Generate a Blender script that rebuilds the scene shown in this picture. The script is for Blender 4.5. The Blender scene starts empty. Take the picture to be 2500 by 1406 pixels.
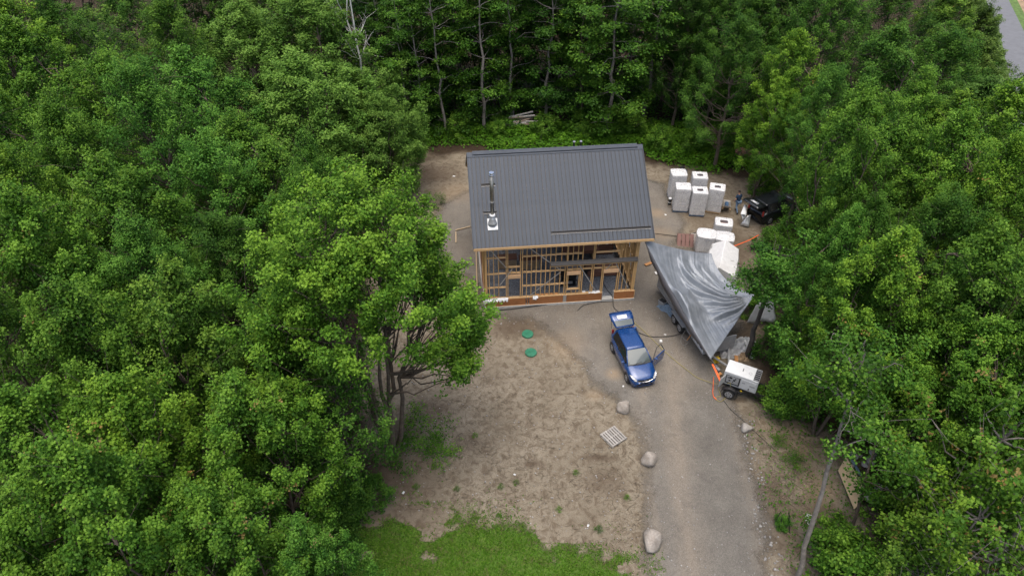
import bpy, math, random
import numpy as np
from mathutils import Vector, Matrix, Euler

random.seed(7)
RNG = np.random.default_rng(11)
R = math.radians
SC = bpy.context.scene
COL = SC.collection

# ------------------------------------------------------------------ camera, sky, sun, exposure
CAM_H, PITCH, FPX = 30.0, R(40.0), 1700.0
cam_data = bpy.data.cameras.new('camera')
cam_data.sensor_width = 36.0
cam_data.lens = 36.0 * FPX / 2500.0
cam_data.clip_end = 3000.0
cam = bpy.data.objects.new('camera', cam_data)
cam.location = (0, 0, CAM_H)
cam.rotation_euler = (math.pi / 2 - PITCH, 0, 0)
COL.objects.link(cam)
SC.camera = cam

SUN_ELEV, SUN_AZ = R(80), R(190)          # overcast: a high, wide, veiled sun almost overhead
world = bpy.data.worlds.new('World')
SC.world = world
world.use_nodes = True
wn = world.node_tree
bg = wn.nodes['Background']
sky = wn.nodes.new('ShaderNodeTexSky')
sky.sky_type = 'NISHITA'
sky.sun_disc = False
sky.sun_elevation = SUN_ELEV
sky.sun_rotation = SUN_AZ
sky.air_density = 1.0
sky.dust_density = 5.0
sky.ozone_density = 0.6
wn.links.new(sky.outputs[0], bg.inputs[0])
bg.inputs[1].default_value = 0.15
sun_d = bpy.data.lights.new('sun', 'SUN')
sun_d.energy = 1.1
sun_d.angle = R(55)
sun_d.color = (1.0, 0.95, 0.86)
sun = bpy.data.objects.new('sun', sun_d)
sdir = Vector((math.sin(SUN_AZ) * math.cos(SUN_ELEV), math.cos(SUN_AZ) * math.cos(SUN_ELEV), math.sin(SUN_ELEV)))
sun.rotation_euler = (-sdir).to_track_quat('-Z', 'Y').to_euler()
sun.location = (0, -20, 60)
COL.objects.link(sun)
SC.view_settings.view_transform = 'Standard'
SC.view_settings.look = 'None'
SC.view_settings.gamma = 1.0
SC.view_settings.use_curve_mapping = False
SC.view_settings.exposure = 0.66
SC.cycles.max_bounces = 5
SC.cycles.diffuse_bounces = 2
SC.cycles.glossy_bounces = 2
SC.cycles.transmission_bounces = 4
SC.cycles.transparent_max_bounces = 6
SC.cycles.use_denoising = True
SC.cycles.use_adaptive_sampling = True
SC.cycles.adaptive_threshold = 0.02

# ------------------------------------------------------------------ helpers
_fw = Vector((0, math.cos(PITCH), -math.sin(PITCH)))
_up = Vector((0, math.sin(PITCH), math.cos(PITCH)))
def G(px, py, z=0.0):
    """world point at height z seen at photograph pixel (px, py)"""
    d = _fw * FPX + Vector((1, 0, 0)) * (px - 1250) - _up * (py - 703)
    return Vector((0, 0, CAM_H)) + d * ((z - CAM_H) / d.z)

def tag(o, label=None, cat=None, group=None, kind=None):
    if label: o['label'] = label
    if cat: o['category'] = cat
    if group: o['group'] = group
    if kind: o['kind'] = kind
    return o

def thing(name, label, cat, loc=(0, 0, 0), rz=0.0, group=None):
    o = bpy.data.objects.new(name, None)
    o.empty_display_size = 0.2
    o.location = loc
    o.rotation_euler = (0, 0, rz)
    COL.objects.link(o)
    return tag(o, label, cat, group)

def link(name, me, parent=None, loc=None, rz=None):
    o = bpy.data.objects.new(name, me)
    COL.objects.link(o)
    if parent: o.parent = parent
    if loc is not None: o.location = loc
    if rz is not None: o.rotation_euler = (0, 0, rz)
    return o

def copy_tree(o, parent=None):
    c = o.copy()
    COL.objects.link(c)
    c.parent = parent
    for ch in list(o.children):
        copy_tree(ch, c)
    return c

class MB:
    """collects shapes, then links them as one mesh object"""
    def __init__(self):
        self.v, self.f, self.m = [], [], []
        self.cur = 0
    def add(self, vs, fs):
        b = len(self.v)
        self.v += [tuple(p) for p in vs]
        for f in fs:
            self.f.append(tuple(i + b for i in f)); self.m.append(self.cur)
        return self
    def box(self, c, s, rot=None, taper=1.0):
        hx, hy, hz = s[0] / 2, s[1] / 2, s[2] / 2
        vs = []
        for z, t in ((-hz, 1.0), (hz, taper)):
            for x, y in ((-hx, -hy), (hx, -hy), (hx, hy), (-hx, hy)):
                p = Vector((x * t, y * t, z))
                if rot: p = rot @ p
                vs.append(p + Vector(c))
        return self.add(vs, [(3, 2, 1, 0), (4, 5, 6, 7), (0, 1, 5, 4), (1, 2, 6, 5), (2, 3, 7, 6), (3, 0, 4, 7)])
    def bar(self, a, b, w, h, up=(0, 0, 1)):
        a, b = Vector(a), Vector(b)
        d = (b - a); L = d.length; x = d.normalized()
        y = Vector(up).cross(x)
        if y.length < 1e-4: y = Vector((1, 0, 0)).cross(x)
        y.normalize(); z = x.cross(y)
        rot = Matrix((x, y, z)).transposed()
        return self.box((a + b) / 2, (L, w, h), rot)
    def tube(self, pts, rad, n=6, caps=True):
        pts = [Vector(p) for p in pts]
        if not hasattr(rad, '__len__'): rad = [rad] * len(pts)
        vs, fs = [], []
        ref = Vector((0.31, 0.17, 0.93)).normalized()
        for i, p in enumerate(pts):
            t = (pts[min(i + 1, len(pts) - 1)] - pts[max(i - 1, 0)])
            if t.length < 1e-6: t = Vector((0, 0, 1))
            t.normalize()
            a = t.cross(ref)
            if a.length < 0.1: a = t.cross(Vector((1, 0, 0)))
            a.normalize(); b = t.cross(a)
            for k in range(n):
                an = 2 * math.pi * k / n
                vs.append(p + (a * math.cos(an) + b * math.sin(an)) * rad[i])
        for i in range(len(pts) - 1):
            for k in range(n):
                k2 = (k + 1) % n
                fs.append((i * n + k, i * n + k2, (i + 1) * n + k2, (i + 1) * n + k))
        if caps:
            fs.append(tuple(range(n - 1, -1, -1)))
            e = (len(pts) - 1) * n
            fs.append(tuple(e + k for k in range(n)))
        return self.add(vs, fs)
    def cyl(self, a, b, r0, r1=None, n=16):
        return self.tube([a, b], [r0, r0 if r1 is None else r1], n)
    def grid(self, rows, close=False):
        nr, nc = len(rows), len(rows[0])
        vs = [p for r in rows for p in r]
        fs = []
        for i in range(nr - 1):
            for j in range(nc - 1 if not close else nc):
                j2 = (j + 1) % nc
                fs.append((i * nc + j, i * nc + j2, (i + 1) * nc + j2, (i + 1) * nc + j))
        return self.add(vs, fs)
    def prism(self, poly, off):
        """extrude a 3-D polygon by a vector"""
        off = Vector(off); n = len(poly)
        vs = [Vector(p) for p in poly] + [Vector(p) + off for p in poly]
        fs = [tuple(range(n - 1, -1, -1)), tuple(range(n, 2 * n))]
        fs += [(i, (i + 1) % n, n + (i + 1) % n, n + i) for i in range(n)]
        return self.add(vs, fs)
    def mesh(self, name, mat, smooth=False):
        me = bpy.data.meshes.new(name)
        me.from_pydata(self.v, [], self.f)
        mats = mat if isinstance(mat, (list, tuple)) else [mat]
        for m in mats: me.materials.append(m)
        if len(mats) > 1: me.polygons.foreach_set('material_index', self.m)
        if smooth: me.polygons.foreach_set('use_smooth', [True] * len(self.f))
        me.update()
        return me
    def build(self, name, mat, parent=None, smooth=False, bevel=0.0, subsurf=0, loc=None, rz=None):
        o = link(name, self.mesh(name, mat, smooth), parent, loc, rz)
        if bevel:
            b = o.modifiers.new('bevel', 'BEVEL'); b.width = bevel; b.segments = 2; b.limit_method = 'ANGLE'; b.angle_limit = R(40)
        if subsurf:
            s = o.modifiers.new('sub', 'SUBSURF'); s.levels = subsurf; s.render_levels = subsurf
        return o

def np_mesh(name, V, F, mat, attrs=None, smooth=False):
    """V (n,3), F (m,k) numpy arrays -> mesh"""
    me = bpy.data.meshes.new(name)
    n, m, k = len(V), len(F), F.shape[1]
    me.vertices.add(n); me.vertices.foreach_set('co', np.asarray(V, np.float32).ravel())
    me.loops.add(m * k); me.loops.foreach_set('vertex_index', np.asarray(F, np.int32).ravel())
    me.polygons.add(m)
    me.polygons.foreach_set('loop_start', np.arange(0, m * k, k, dtype=np.int32))
    if smooth: me.polygons.foreach_set('use_smooth', np.ones(m, bool))
    for an, av in (attrs or {}).items():
        a = me.attributes.new(an, 'FLOAT', 'POINT')
        a.data.foreach_set('value', np.asarray(av, np.float32).ravel())
    for mt in (mat if isinstance(mat, (list, tuple)) else [mat]): me.materials.append(mt)
    me.update(calc_edges=True)
    me.validate()
    return me

# value noise on numpy arrays
_PERM = np.random.default_rng(3).random((256, 256))
def vnoise(x, y):
    xi, yi = np.floor(x).astype(int), np.floor(y).astype(int)
    fx, fy = x - xi, y - yi
    fx, fy = fx * fx * (3 - 2 * fx), fy * fy * (3 - 2 * fy)
    a = _PERM[xi & 255, yi & 255]; b = _PERM[(xi + 1) & 255, yi & 255]
    c = _PERM[xi & 255, (yi + 1) & 255]; d = _PERM[(xi + 1) & 255, (yi + 1) & 255]
    return (a * (1 - fx) + b * fx) * (1 - fy) + (c * (1 - fx) + d * fx) * fy
def fnoise(x, y, o=4):
    s, a, t = 0.0, 0.5, 0.0
    for i in range(o):
        s = s + a * vnoise(x * 2 ** i + 17.3 * i, y * 2 ** i + 9.1 * i); t += a; a *= 0.5
    return s / t
def sstep(a, b, x):
    t = np.clip((x - a) / (b - a), 0, 1)
    return t * t * (3 - 2 * t)
def poly_sdf(P, X, Y):
    """signed distance to polygon, negative inside"""
    P = np.asarray(P, float)
    d = np.full(X.shape, 1e9); inside = np.zeros(X.shape, bool)
    for i in range(len(P)):
        a, b = P[i], P[(i + 1) % len(P)]
        ex, ey = b[0] - a[0], b[1] - a[1]
        wx, wy = X - a[0], Y - a[1]
        t = np.clip((wx * ex + wy * ey) / (ex * ex + ey * ey + 1e-12), 0, 1)
        d = np.minimum(d, (wx - ex * t) ** 2 + (wy - ey * t) ** 2)
        c = ((a[1] > Y) != (b[1] > Y)) & (X < ex * (Y - a[1]) / (ey + 1e-12) + a[0])
        inside ^= c
    return np.where(inside, -1, 1) * np.sqrt(d)

# ------------------------------------------------------------------ materials
class NT:
    def __init__(self, name):
        self.mat = bpy.data.materials.new(name); self.mat.use_nodes = True
        self.t = self.mat.node_tree; self.b = self.t.nodes['Principled BSDF']; self.out = self.t.nodes['Material Output']
    def n(self, typ, **kw):
        nd = self.t.nodes.new(typ)
        for k, v in kw.items(): setattr(nd, k, v)
        return nd
    def l(self, a, b): self.t.links.new(a, b)
    def noise(self, scale, detail=4, rough=0.6, coord=None, dist=0.0):
        nd = self.n('ShaderNodeTexNoise'); nd.inputs['Scale'].default_value = scale
        nd.inputs['Detail'].default_value = detail; nd.inputs['Roughness'].default_value = rough
        nd.inputs['Distortion'].default_value = dist
        if coord is not None: self.l(coord, nd.inputs['Vector'])
        return nd.outputs['Fac']
    def ramp(self, fac, stops):
        nd = self.n('ShaderNodeValToRGB'); cr = nd.color_ramp
        while len(cr.elements) < len(stops): cr.elements.new(0.5)
        for e, (p, c) in zip(cr.elements, stops):
            e.position = p; e.color = (c[0], c[1], c[2], 1) if hasattr(c, '__len__') else (c, c, c, 1)
        self.l(fac, nd.inputs[0]); return nd.outputs[0]
    def mix(self, fac, a, b, mode='MIX'):
        nd = self.n('ShaderNodeMix', data_type='RGBA', blend_type=mode)
        for s, x in ((nd.inputs[0], fac), (nd.inputs[6], a), (nd.inputs[7], b)):
            if isinstance(x, (int, float)): s.default_value = x
            elif hasattr(x, '__len__'): s.default_value = (x[0], x[1], x[2], 1)
            else: self.l(x, s)
        return nd.outputs[2]
    def math(self, op, a, b=0.0):
        nd = self.n('ShaderNodeMath', operation=op)
        for s, x in ((nd.inputs[0], a), (nd.inputs[1], b)):
            if isinstance(x, (int, float)): s.default_value = x
            else: self.l(x, s)
        return nd.outputs[0]
    def attr(self, name):
        nd = self.n('ShaderNodeAttribute'); nd.attribute_name = name
        return nd.outputs['Fac']
    def coord(self, which='Object', scale=None):
        tc = self.n('ShaderNodeTexCoord').outputs[which]
        if scale:
            mp = self.n('ShaderNodeMapping'); mp.inputs['Scale'].default_value = scale
            self.l(tc, mp.inputs['Vector']); return mp.outputs[0]
        return tc
    def bump(self, h, strength=0.3, dist=0.02):
        nd = self.n('ShaderNodeBump'); nd.inputs['Strength'].default_value = strength; nd.inputs['Distance'].default_value = dist
        self.l(h, nd.inputs['Height']); self.l(nd.outputs[0], self.b.inputs['Normal']); return nd
    def set(self, color=None, rough=0.6, metal=0.0, spec=None):
        if color is not None:
            if hasattr(color, '__len__'): self.b.inputs['Base Color'].default_value = (*color[:3], 1)
            else: self.l(color, self.b.inputs['Base Color'])
        if isinstance(rough, (int, float)): self.b.inputs['Roughness'].default_value = rough
        else: self.l(rough, self.b.inputs['Roughness'])
        self.b.inputs['Metallic'].default_value = metal
        if spec is not None: self.b.inputs['Specular IOR Level'].default_value = spec
        return self.mat

def simple(name, color, rough=0.6, metal=0.0, var=0.15, scale=3.0, bump=0.0, spec=None, coat=0.0):
    """one colour with uneven tone and wear"""
    t = NT(name); c = t.coord()
    n = t.noise(scale, 5, 0.65, c)
    lo = tuple(x * (1 - var) for x in color); hi = tuple(min(1, x * (1 + var)) for x in color)
    col = t.ramp(n, [(0.3, lo), (0.7, hi)])
    rr = t.ramp(t.noise(scale * 2.3, 3, 0.6, c), [(0.3, max(0.02, rough - 0.08)), (0.7, min(1, rough + 0.1))])
    t.set(col, rr, metal, spec)
    if bump: t.bump(t.noise(scale * 6, 4, 0.6, c), bump, 0.02)
    if coat: t.b.inputs['Coat Weight'].default_value = coat
    return t.mat

def wood(name, color, var=0.25, rnd=0.25, scale=(1, 1, 1), rough=0.75, dark=0.5):
    t = NT(name)
    g = t.noise(14, 5, 0.6, t.coord('Object', scale), 0.6)
    lo = tuple(x * (1 - var) for x in color); hi = tuple(min(1, x * (1 + var)) for x in color)
    col = t.ramp(g, [(0.25, lo), (0.75, hi)])
    blot = t.noise(1.6, 3, 0.6, t.coord('Object'))
    col = t.mix(t.ramp(blot, [(0.55, 0.0), (0.8, dark)]), col, tuple(x * 0.6 for x in color))
    oi = t.n('ShaderNodeObjectInfo')
    k = t.ramp(oi.outputs['Random'], [(0, 1 - rnd), (1, 1 + rnd * 0.4)])
    col = t.mix(1.0, col, k, 'MULTIPLY')
    t.set(col, rough)
    t.bump(g, 0.15, 0.01)
    return t.mat

M = {}
M['stud'] = wood('stud_wood', (0.60, 0.38, 0.165), dark=.25, rnd=.15, scale=(6, 6, 0.6))
M['plate'] = wood('plate_wood', (0.62, 0.41, 0.205), dark=.25, rnd=.15, scale=(0.6, 6, 6))
M['header'] = wood('header_wood', (0.66, 0.43, 0.24), dark=.2, rnd=.1, scale=(0.6, 6, 6))
M['ply'] = wood('oiled_plywood', (0.32, 0.13, 0.045), var=0.3, scale=(0.5, 4, 3), rough=0.55, dark=0.8)
M['brownply'] = wood('brown_plywood', (0.22, 0.11, 0.075), var=0.2, scale=(0.5, 3, 3), rough=0.5)
M['board'] = wood('pale_board', (0.50, 0.38, 0.24), var=0.12, rnd=0.1, scale=(1, 1, 1), dark=0.2)
M['oldboard'] = wood('weathered_board', (0.36, 0.34, 0.31), var=0.25, scale=(0.6, 5, 5))
M['redboard'] = wood('brown_pallet_board', (0.17, 0.09, 0.075), var=0.25, scale=(0.6, 5, 5))
M['orangewood'] = wood('fresh_plank', (0.55, 0.27, 0.10), scale=(0.6, 5, 5))
M['log'] = wood('bark_log', (0.22, 0.17, 0.13), var=0.4, scale=(2, 6, 6))
M['birchlog'] = wood('pale_log', (0.42, 0.40, 0.36), var=0.3, scale=(2, 6, 6))
M['concrete'] = simple('concrete', (0.42, 0.42, 0.40), 0.85, var=0.2, scale=5, bump=0.3)
M['strap'] = simple('galvanised_strap', (0.45, 0.46, 0.46), 0.4, 0.6, scale=8)
M['black'] = simple('black_metal', (0.014, 0.014, 0.016), 0.45, var=0.3, scale=6)
M['blackplastic'] = simple('black_plastic', (0.018, 0.018, 0.02), 0.6, var=0.3)
M['rubber'] = simple('rubber', (0.022, 0.022, 0.022), 0.85, var=0.3, scale=12, bump=0.2)
M['rim'] = simple('wheel_rim', (0.42, 0.43, 0.45), 0.35, 0.5, scale=9)
M['chrome'] = simple('chrome', (0.72, 0.73, 0.75), 0.18, 0.9, var=0.05)
M['steelpipe'] = simple('stainless_pipe', (0.33, 0.31, 0.26), 0.3, 0.85, var=0.15, scale=5)
M['galv'] = simple('galvanised', (0.55, 0.57, 0.58), 0.42, 0.55, var=0.12, scale=6)
M['whitesheet'] = simple('white_sheet_metal', (0.70, 0.72, 0.72), 0.45, var=0.06, scale=4)
M['whiteplastic'] = simple('white_plastic_sheet', (0.68, 0.69, 0.69), 0.4, var=0.1, scale=5, bump=0.2)
M['greyplastic'] = simple('grey_plastic_sheet', (0.40, 0.41, 0.42), 0.45, var=0.25, scale=5, bump=0.3)
M['genwhite'] = simple('pale_grey_enamel', (0.50, 0.52, 0.53), 0.38, var=0.08, scale=3)
M['gengrey'] = simple('grey_panel', (0.30, 0.31, 0.32), 0.45, var=0.15, scale=4)
M['greenlid'] = simple('green_plastic', (0.025, 0.17, 0.095), 0.55, var=0.2, scale=4, bump=0.15)
M['blueplastic'] = simple('blue_plastic', (0.06, 0.12, 0.22), 0.45, var=0.3, scale=5)
M['bluefilm'] = simple('blue_grey_film', (0.13, 0.19, 0.26), 0.4, var=0.35, scale=7, bump=0.4)
M['navy'] = simple('navy_sheet', (0.03, 0.035, 0.11), 0.5, var=0.3)
M['yellowcord'] = simple('yellow_cord', (0.36, 0.31, 0.09), 0.55)
M['orangestrap'] = simple('orange_strap', (0.85, 0.14, 0.03), 0.5, var=0.1)
M['blackcord'] = simple('black_cord', (0.03, 0.03, 0.032), 0.6)
M['yellow'] = simple('yellow_plastic', (0.62, 0.43, 0.02), 0.5)
M['red'] = simple('red_plastic', (0.35, 0.03, 0.025), 0.5)
M['rust'] = simple('rusty_metal', (0.16, 0.06, 0.035), 0.8, var=0.3)
M['cardboard'] = simple('cardboard', (0.36, 0.26, 0.16), 0.85)
M['skin'] = simple('skin', (0.42, 0.24, 0.17), 0.6, var=0.08)
M['shirt'] = simple('dark_teal_cloth', (0.012, 0.035, 0.075), 0.85, var=0.25, scale=5)
M['jeans'] = simple('blue_denim', (0.14, 0.22, 0.34), 0.85, var=0.3, scale=6)
M['hair'] = simple('dark_hair', (0.03, 0.02, 0.015), 0.6)
M['lamp'] = simple('headlamp_glass', (0.38, 0.39, 0.38), 0.12, var=0.15, scale=12)
M['plate_white'] = simple('number_plate', (0.75, 0.76, 0.76), 0.4, var=0.04)
M['carpaint'] = simple('blue_car_paint', (0.006, 0.048, 0.185), 0.25, 0.15, var=0.05, scale=2, coat=1.0)
M['suvpaint'] = simple('black_car_paint', (0.014, 0.017, 0.02), 0.35, 0.2, var=0.1, scale=2, coat=0.6)
t = NT('car_glass'); M['glass'] = t.set((0.075, 0.095, 0.095), 0.06, 0.0, 0.8)
t = NT('dark_glass'); M['darkglass'] = t.set((0.012, 0.014, 0.015), 0.08, 0.0, 0.7)
M['interior'] = simple('car_interior', (0.03, 0.03, 0.03), 0.8)

# roof metal: charcoal paint with faint mottling
t = NT('charcoal_roof_metal'); c = t.coord()
n1 = t.noise(0.8, 4, 0.6, c)
col = t.ramp(n1, [(0.3, (0.046, 0.058, 0.075)), (0.7, (0.057, 0.070, 0.089))])
oi = t.n('ShaderNodeObjectInfo')
col = t.mix(1.0, col, t.ramp(oi.outputs['Random'], [(0, 0.93), (1, 1.05)]), 'MULTIPLY')
M['rib_shade'] = simple('painted_rib_shade', (0.016, 0.018, 0.021), 0.5, var=.1)  # near-black for the rib faces: their shade is put into the colour
M['roof'] = t.set(col, t.ramp(t.noise(5, 4, 0.6, c), [(0.3, 0.5), (0.7, 0.62)]), 0.0, 0.35)
# ------------------------------------------------------------------ ground, driveway, lawn
def pxpoly(pts): return [tuple(G(x, y)[:2]) for x, y in pts]
CLEAR = pxpoly([(780, 1330), (850, 1250), (900, 1130), (880, 1000), (900, 800), (930, 600), (970, 480), (1000, 405), (1060, 375), (1150, 368), (1300, 388),
                (1560, 392), (1620, 412), (1700, 418), (1830, 435), (1900, 470), (1890, 560), (1870, 650), (1890, 740), (1890, 860), (1880, 950), (1960, 1040),
                (2070, 1090), (2140, 1200), (2110, 1300), (2020, 1390), (1960, 1600), (700, 1600)])
YARD = pxpoly([(1575, 1620), (1605, 1406), (1598, 1330), (1592, 1220), (1578, 1100), (1552, 1010), (1500, 960), (1450, 925), (1420, 880), (1370, 830), (1290, 775),
               (1190, 770), (1160, 700), (1100, 640), (1060, 560), (1085, 500), (1140, 470), (1300, 440), (1500, 420), (1610, 450), (1660, 540), (1640, 600),
               (1740, 620), (1830, 680), (1800, 790), (1740, 880), (1785, 960), (1812, 1030), (1832, 1180), (1850, 1300), (1878, 1406), (1900, 1620)])
GRASS = pxpoly([(740, 1350), (850, 1280), (1000, 1238), (1080, 1232), (1180, 1250), (1300, 1285), (1450, 1335), (1565, 1360), (1590, 1420), (1580, 1640), (600, 1640)])
BRUSH = pxpoly([(960, 400), (1000, 372), (1080, 352), (1180, 352), (1210, 372), (1290, 378), (1560, 376), (1640, 400), (1700, 412), (1840, 430), (1900, 380), (1900, 300), (950, 300)])

def zground(X, Y):
    return -0.035 + 0.05 * (fnoise(X * 0.45, Y * 0.45, 3) - 0.5) + 0.03 * (fnoise(X * 2.1 + 40, Y * 2.1, 2) - 0.5)

def axis(lo, hi, step, far):
    a = np.arange(lo, hi + step / 2, step)
    g, s = [], step * 2
    p = hi
    while p < far: p += s; s *= 1.35; g.append(p)
    h, s, p = [], step * 2, lo
    while p > -far: p -= s; s *= 1.35; h.append(p)
    return np.array(h[::-1] + list(a) + g)

GX, GY = axis(-13, 20, 0.14, 420), axis(10, 62, 0.14, 420)
X, Y = np.meshgrid(GX, GY)
nz = fnoise(X * 0.5, Y * 0.5, 4) - 0.5
sd_clear = poly_sdf(CLEAR, X, Y) + nz * 3.0
sd_grass = poly_sdf(GRASS, X, Y) + nz * 1.4 + (fnoise(X * 2.2 + 3, Y * 2.2, 4) - .5) * 1.6
clear_m = 1 - sstep(-0.9, 0.5, sd_clear)
def spot(px, py, rx, ry, sharp=1.0):
    c = G(px, py)
    d = np.sqrt(((X - c.x) / rx) ** 2 + ((Y - c.y) / ry) ** 2) + nz * 0.9
    return 1 - sstep(0.1, 1.35, d)
damp = np.maximum.reduce([spot(1270, 800, 2.6, 1.2) * .9, spot(1050, 425, 2.6, 2.2) * .9, spot(960, 1160, 2.2, 4) * .9, spot(1780, 600, 2.6, 5) * .8,
                          spot(1300, 1130, .7, .25), spot(1460, 1115, .8, .22), spot(1480, 1180, 1.2, .9) * .5, spot(1160, 360, 3.5, 1.2), spot(1860, 880, 1.6, 4), spot(1950, 1110, 1.3, 1.4) * .7, spot(1890, 1210, .8, 1.6) * .6, spot(2010, 1260, 1.5, 1.2) * .8, spot(1930, 1340, 1.0, 1.0) * .6, spot(1140, 1080, 1.2, .8) * .5, spot(1050, 1010, 1.6, 1.2) * .6])
sand = np.maximum.reduce([spot(1500, 912, .6, .55), spot(1600, 520, .8, .8) * .8, spot(1450, 965, .5, .4) * .5, spot(1380, 845, 1.4, 1.6) * .5, spot(1930, 1060, 1.6, 2.6) * .7,
                          spot(2010, 1190, 1.2, 1.4) * .8, spot(1600, 570, 1.3, 1.0) * .7, spot(1100, 470, 2.6, 1.4) * .5])
V = np.stack([X, Y, np.where(np.hypot(X, Y - 35) < 60, zground(X, Y), -0.05)], -1).reshape(-1, 3)
ny, nx = X.shape
idx = np.arange(ny * nx).reshape(ny, nx)
F = np.stack([idx[:-1, :-1], idx[:-1, 1:], idx[1:, 1:], idx[1:, :-1]], -1).reshape(-1, 4)

t = NT('ground_soil'); c = t.coord()
big = t.noise(0.35, 5, 0.6, c); mid = t.noise(2.6, 6, 0.7, c, 0.8); fine = t.noise(22, 4, 0.7, c)
dirt = t.ramp(big, [(0.3, (0.190, 0.165, 0.122)), (0.55, (0.258, 0.226, 0.170)), (0.75, (0.305, 0.270, 0.206))])
dirt = t.mix(t.ramp(mid, [(0.38, 0.85), (0.55, 0.0)]), dirt, (0.115, 0.090, 0.062))
dirt = t.mix(t.ramp(fine, [(0.35, 0.5), (0.6, 0.0)]), dirt, (0.14, 0.105, 0.075))
vor = t.n('ShaderNodeTexVoronoi'); vor.inputs['Scale'].default_value = 7.0; t.l(c, vor.inputs['Vector'])
dirt = t.mix(t.ramp(vor.outputs['Distance'], [(0.0, 0.55), (0.09, 0.0)]), dirt, (0.42, 0.40, 0.36))
dirt = t.mix(t.math('MULTIPLY', t.attr('damp'), 0.8), dirt, (0.082, 0.058, 0.040))
dirt = t.mix(t.math('MULTIPLY', t.attr('sand'), 0.55), dirt, (0.36, 0.265, 0.165))
litter = t.ramp(t.noise(5, 6, 0.75, c, 1.0), [(0.3, (0.020, 0.014, 0.009)), (0.55, (0.048, 0.034, 0.022)), (0.8, (0.085, 0.060, 0.038))])
col = t.mix(t.attr('clear'), litter, dirt)
t.set(col, 0.95, 0, 0.15)
t.bump(t.math('ADD', t.math('MULTIPLY', mid, 1.0), t.math('MULTIPLY', fine, 0.5)), 0.7, 0.05)
me = np_mesh('ground', V, F, t.mat, {'clear': clear_m, 'damp': damp, 'sand': sand}, True)
tag(link('ground', me), kind='structure')

def patch(name, sd, mat, lift, limit, extra=None):
    """sheet lying on the ground where sd < limit, fading out at its edge"""
    keep = sd < limit
    cell = keep[:-1, :-1] & keep[:-1, 1:] & keep[1:, 1:] & keep[1:, :-1]
    Fp = F.reshape(ny - 1, nx - 1, 4)[cell]
    used, inv = np.unique(Fp, return_inverse=True)
    Vp = V[used].copy(); Vp[:, 2] += lift
    at = {'fade': (1 - sstep(limit - 3.2, limit - 0.1, sd)).ravel()[used]}
    for k, a in (extra or {}).items(): at[k] = a.ravel()[used]
    o = link(name, np_mesh(name, Vp, inv.reshape(-1, 4), mat, at, True))
    return tag(o, kind='structure')

def fade_out(t, fade):
    """thin scatter at the edge of the sheet: the soil shows between the pieces"""
    n = t.noise(9, 5, 0.8, t.coord())
    n2 = t.noise(1.3, 3, 0.6, t.coord())
    a = t.math('ADD', fade, t.math('MULTIPLY', t.math('ADD', t.math('MULTIPLY', n, 0.7), t.math('MULTIPLY', n2, 0.5)), 0.9))
    k = t.ramp(t.math('MULTIPLY', a, 0.6), [(0.50, 0.0), (0.74, 1.0)])
    tr = t.n('ShaderNodeBsdfTransparent'); mx = t.n('ShaderNodeMixShader')
    t.l(k, mx.inputs[0]); t.l(tr.outputs[0], mx.inputs[1]); t.l(t.b.outputs[0], mx.inputs[2]); t.l(mx.outputs[0], t.out.inputs[0])

# gravel yard and driveway
sd_yard = poly_sdf(YARD, X, Y) + nz * 1.2
t = NT('driveway_gravel'); c = t.coord()
st = t.coord('Object', (1.6, 0.16, 1))
base = t.ramp(t.noise(0.5, 4, 0.6, c), [(0.3, (0.130, 0.121, 0.105)), (0.7, (0.178, 0.167, 0.147))])
trk = t.math('MULTIPLY', t.attr('track'), t.ramp(t.noise(1.2, 3, 0.6, st), [(0.25, 0.35), (0.6, 1.0)]))
base = t.mix(t.math('MULTIPLY', trk, .85), base, (0.232, 0.200, 0.160))
base = t.mix(t.ramp(t.noise(0.9, 5, 0.7, c, 0.5), [(0.5, 0.0), (0.75, 0.55)]), base, (0.095, 0.088, 0.080))
v1 = t.n('ShaderNodeTexVoronoi'); v1.inputs['Scale'].default_value = 26; t.l(c, v1.inputs['Vector'])
base = t.mix(1.0, base, t.ramp(v1.outputs['Color'], [(0.1, 0.80), (0.9, 1.2)]), 'MULTIPLY')
v2 = t.n('ShaderNodeTexVoronoi'); v2.inputs['Scale'].default_value = 5.5; t.l(c, v2.inputs['Vector'])
base = t.mix(t.ramp(v2.outputs['Distance'], [(0.0, 0.8), (0.10, 0.0)]), base, (0.46, 0.45, 0.43))
base = t.mix(t.math('MULTIPLY', t.attr('damp'), 0.65), base, (0.085, 0.065, 0.05))
base = t.mix(t.math('MULTIPLY', t.attr('sand'), 0.5), base, (0.36, 0.265, 0.165))
t.set(base, 0.92, 0, 0.2); t.bump(v1.outputs['Distance'], 0.35, 0.03); fade_out(t, t.attr('fade'))
xl = np.interp(Y, [10, 15.6, 20, 25, 30, 36], [5.9, 6.4, 6.8, 7.2, 8.5, 10]); wv = np.interp(Y, [10, 15.6, 25, 30, 36], [5, 5, 5.2, 5, 4])
uu = (X - xl) / wv + nz * 0.12
track = np.exp(-((uu - 0.33) / 0.14) ** 2) + 0.75 * np.exp(-((uu + 0.02) / 0.1) ** 2) + 0.55 * np.exp(-((uu - 0.97) / 0.07) ** 2)
track = np.clip(track * (1 - sstep(26, 34, Y)) + 0.45 * sstep(25, 30, Y) * (1 - sstep(46, 52, Y)), 0, 1)
patch('driveway', sd_yard, t.mat, 0.008, 1.7, {'track': track, 'damp': damp, 'sand': sand})

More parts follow.
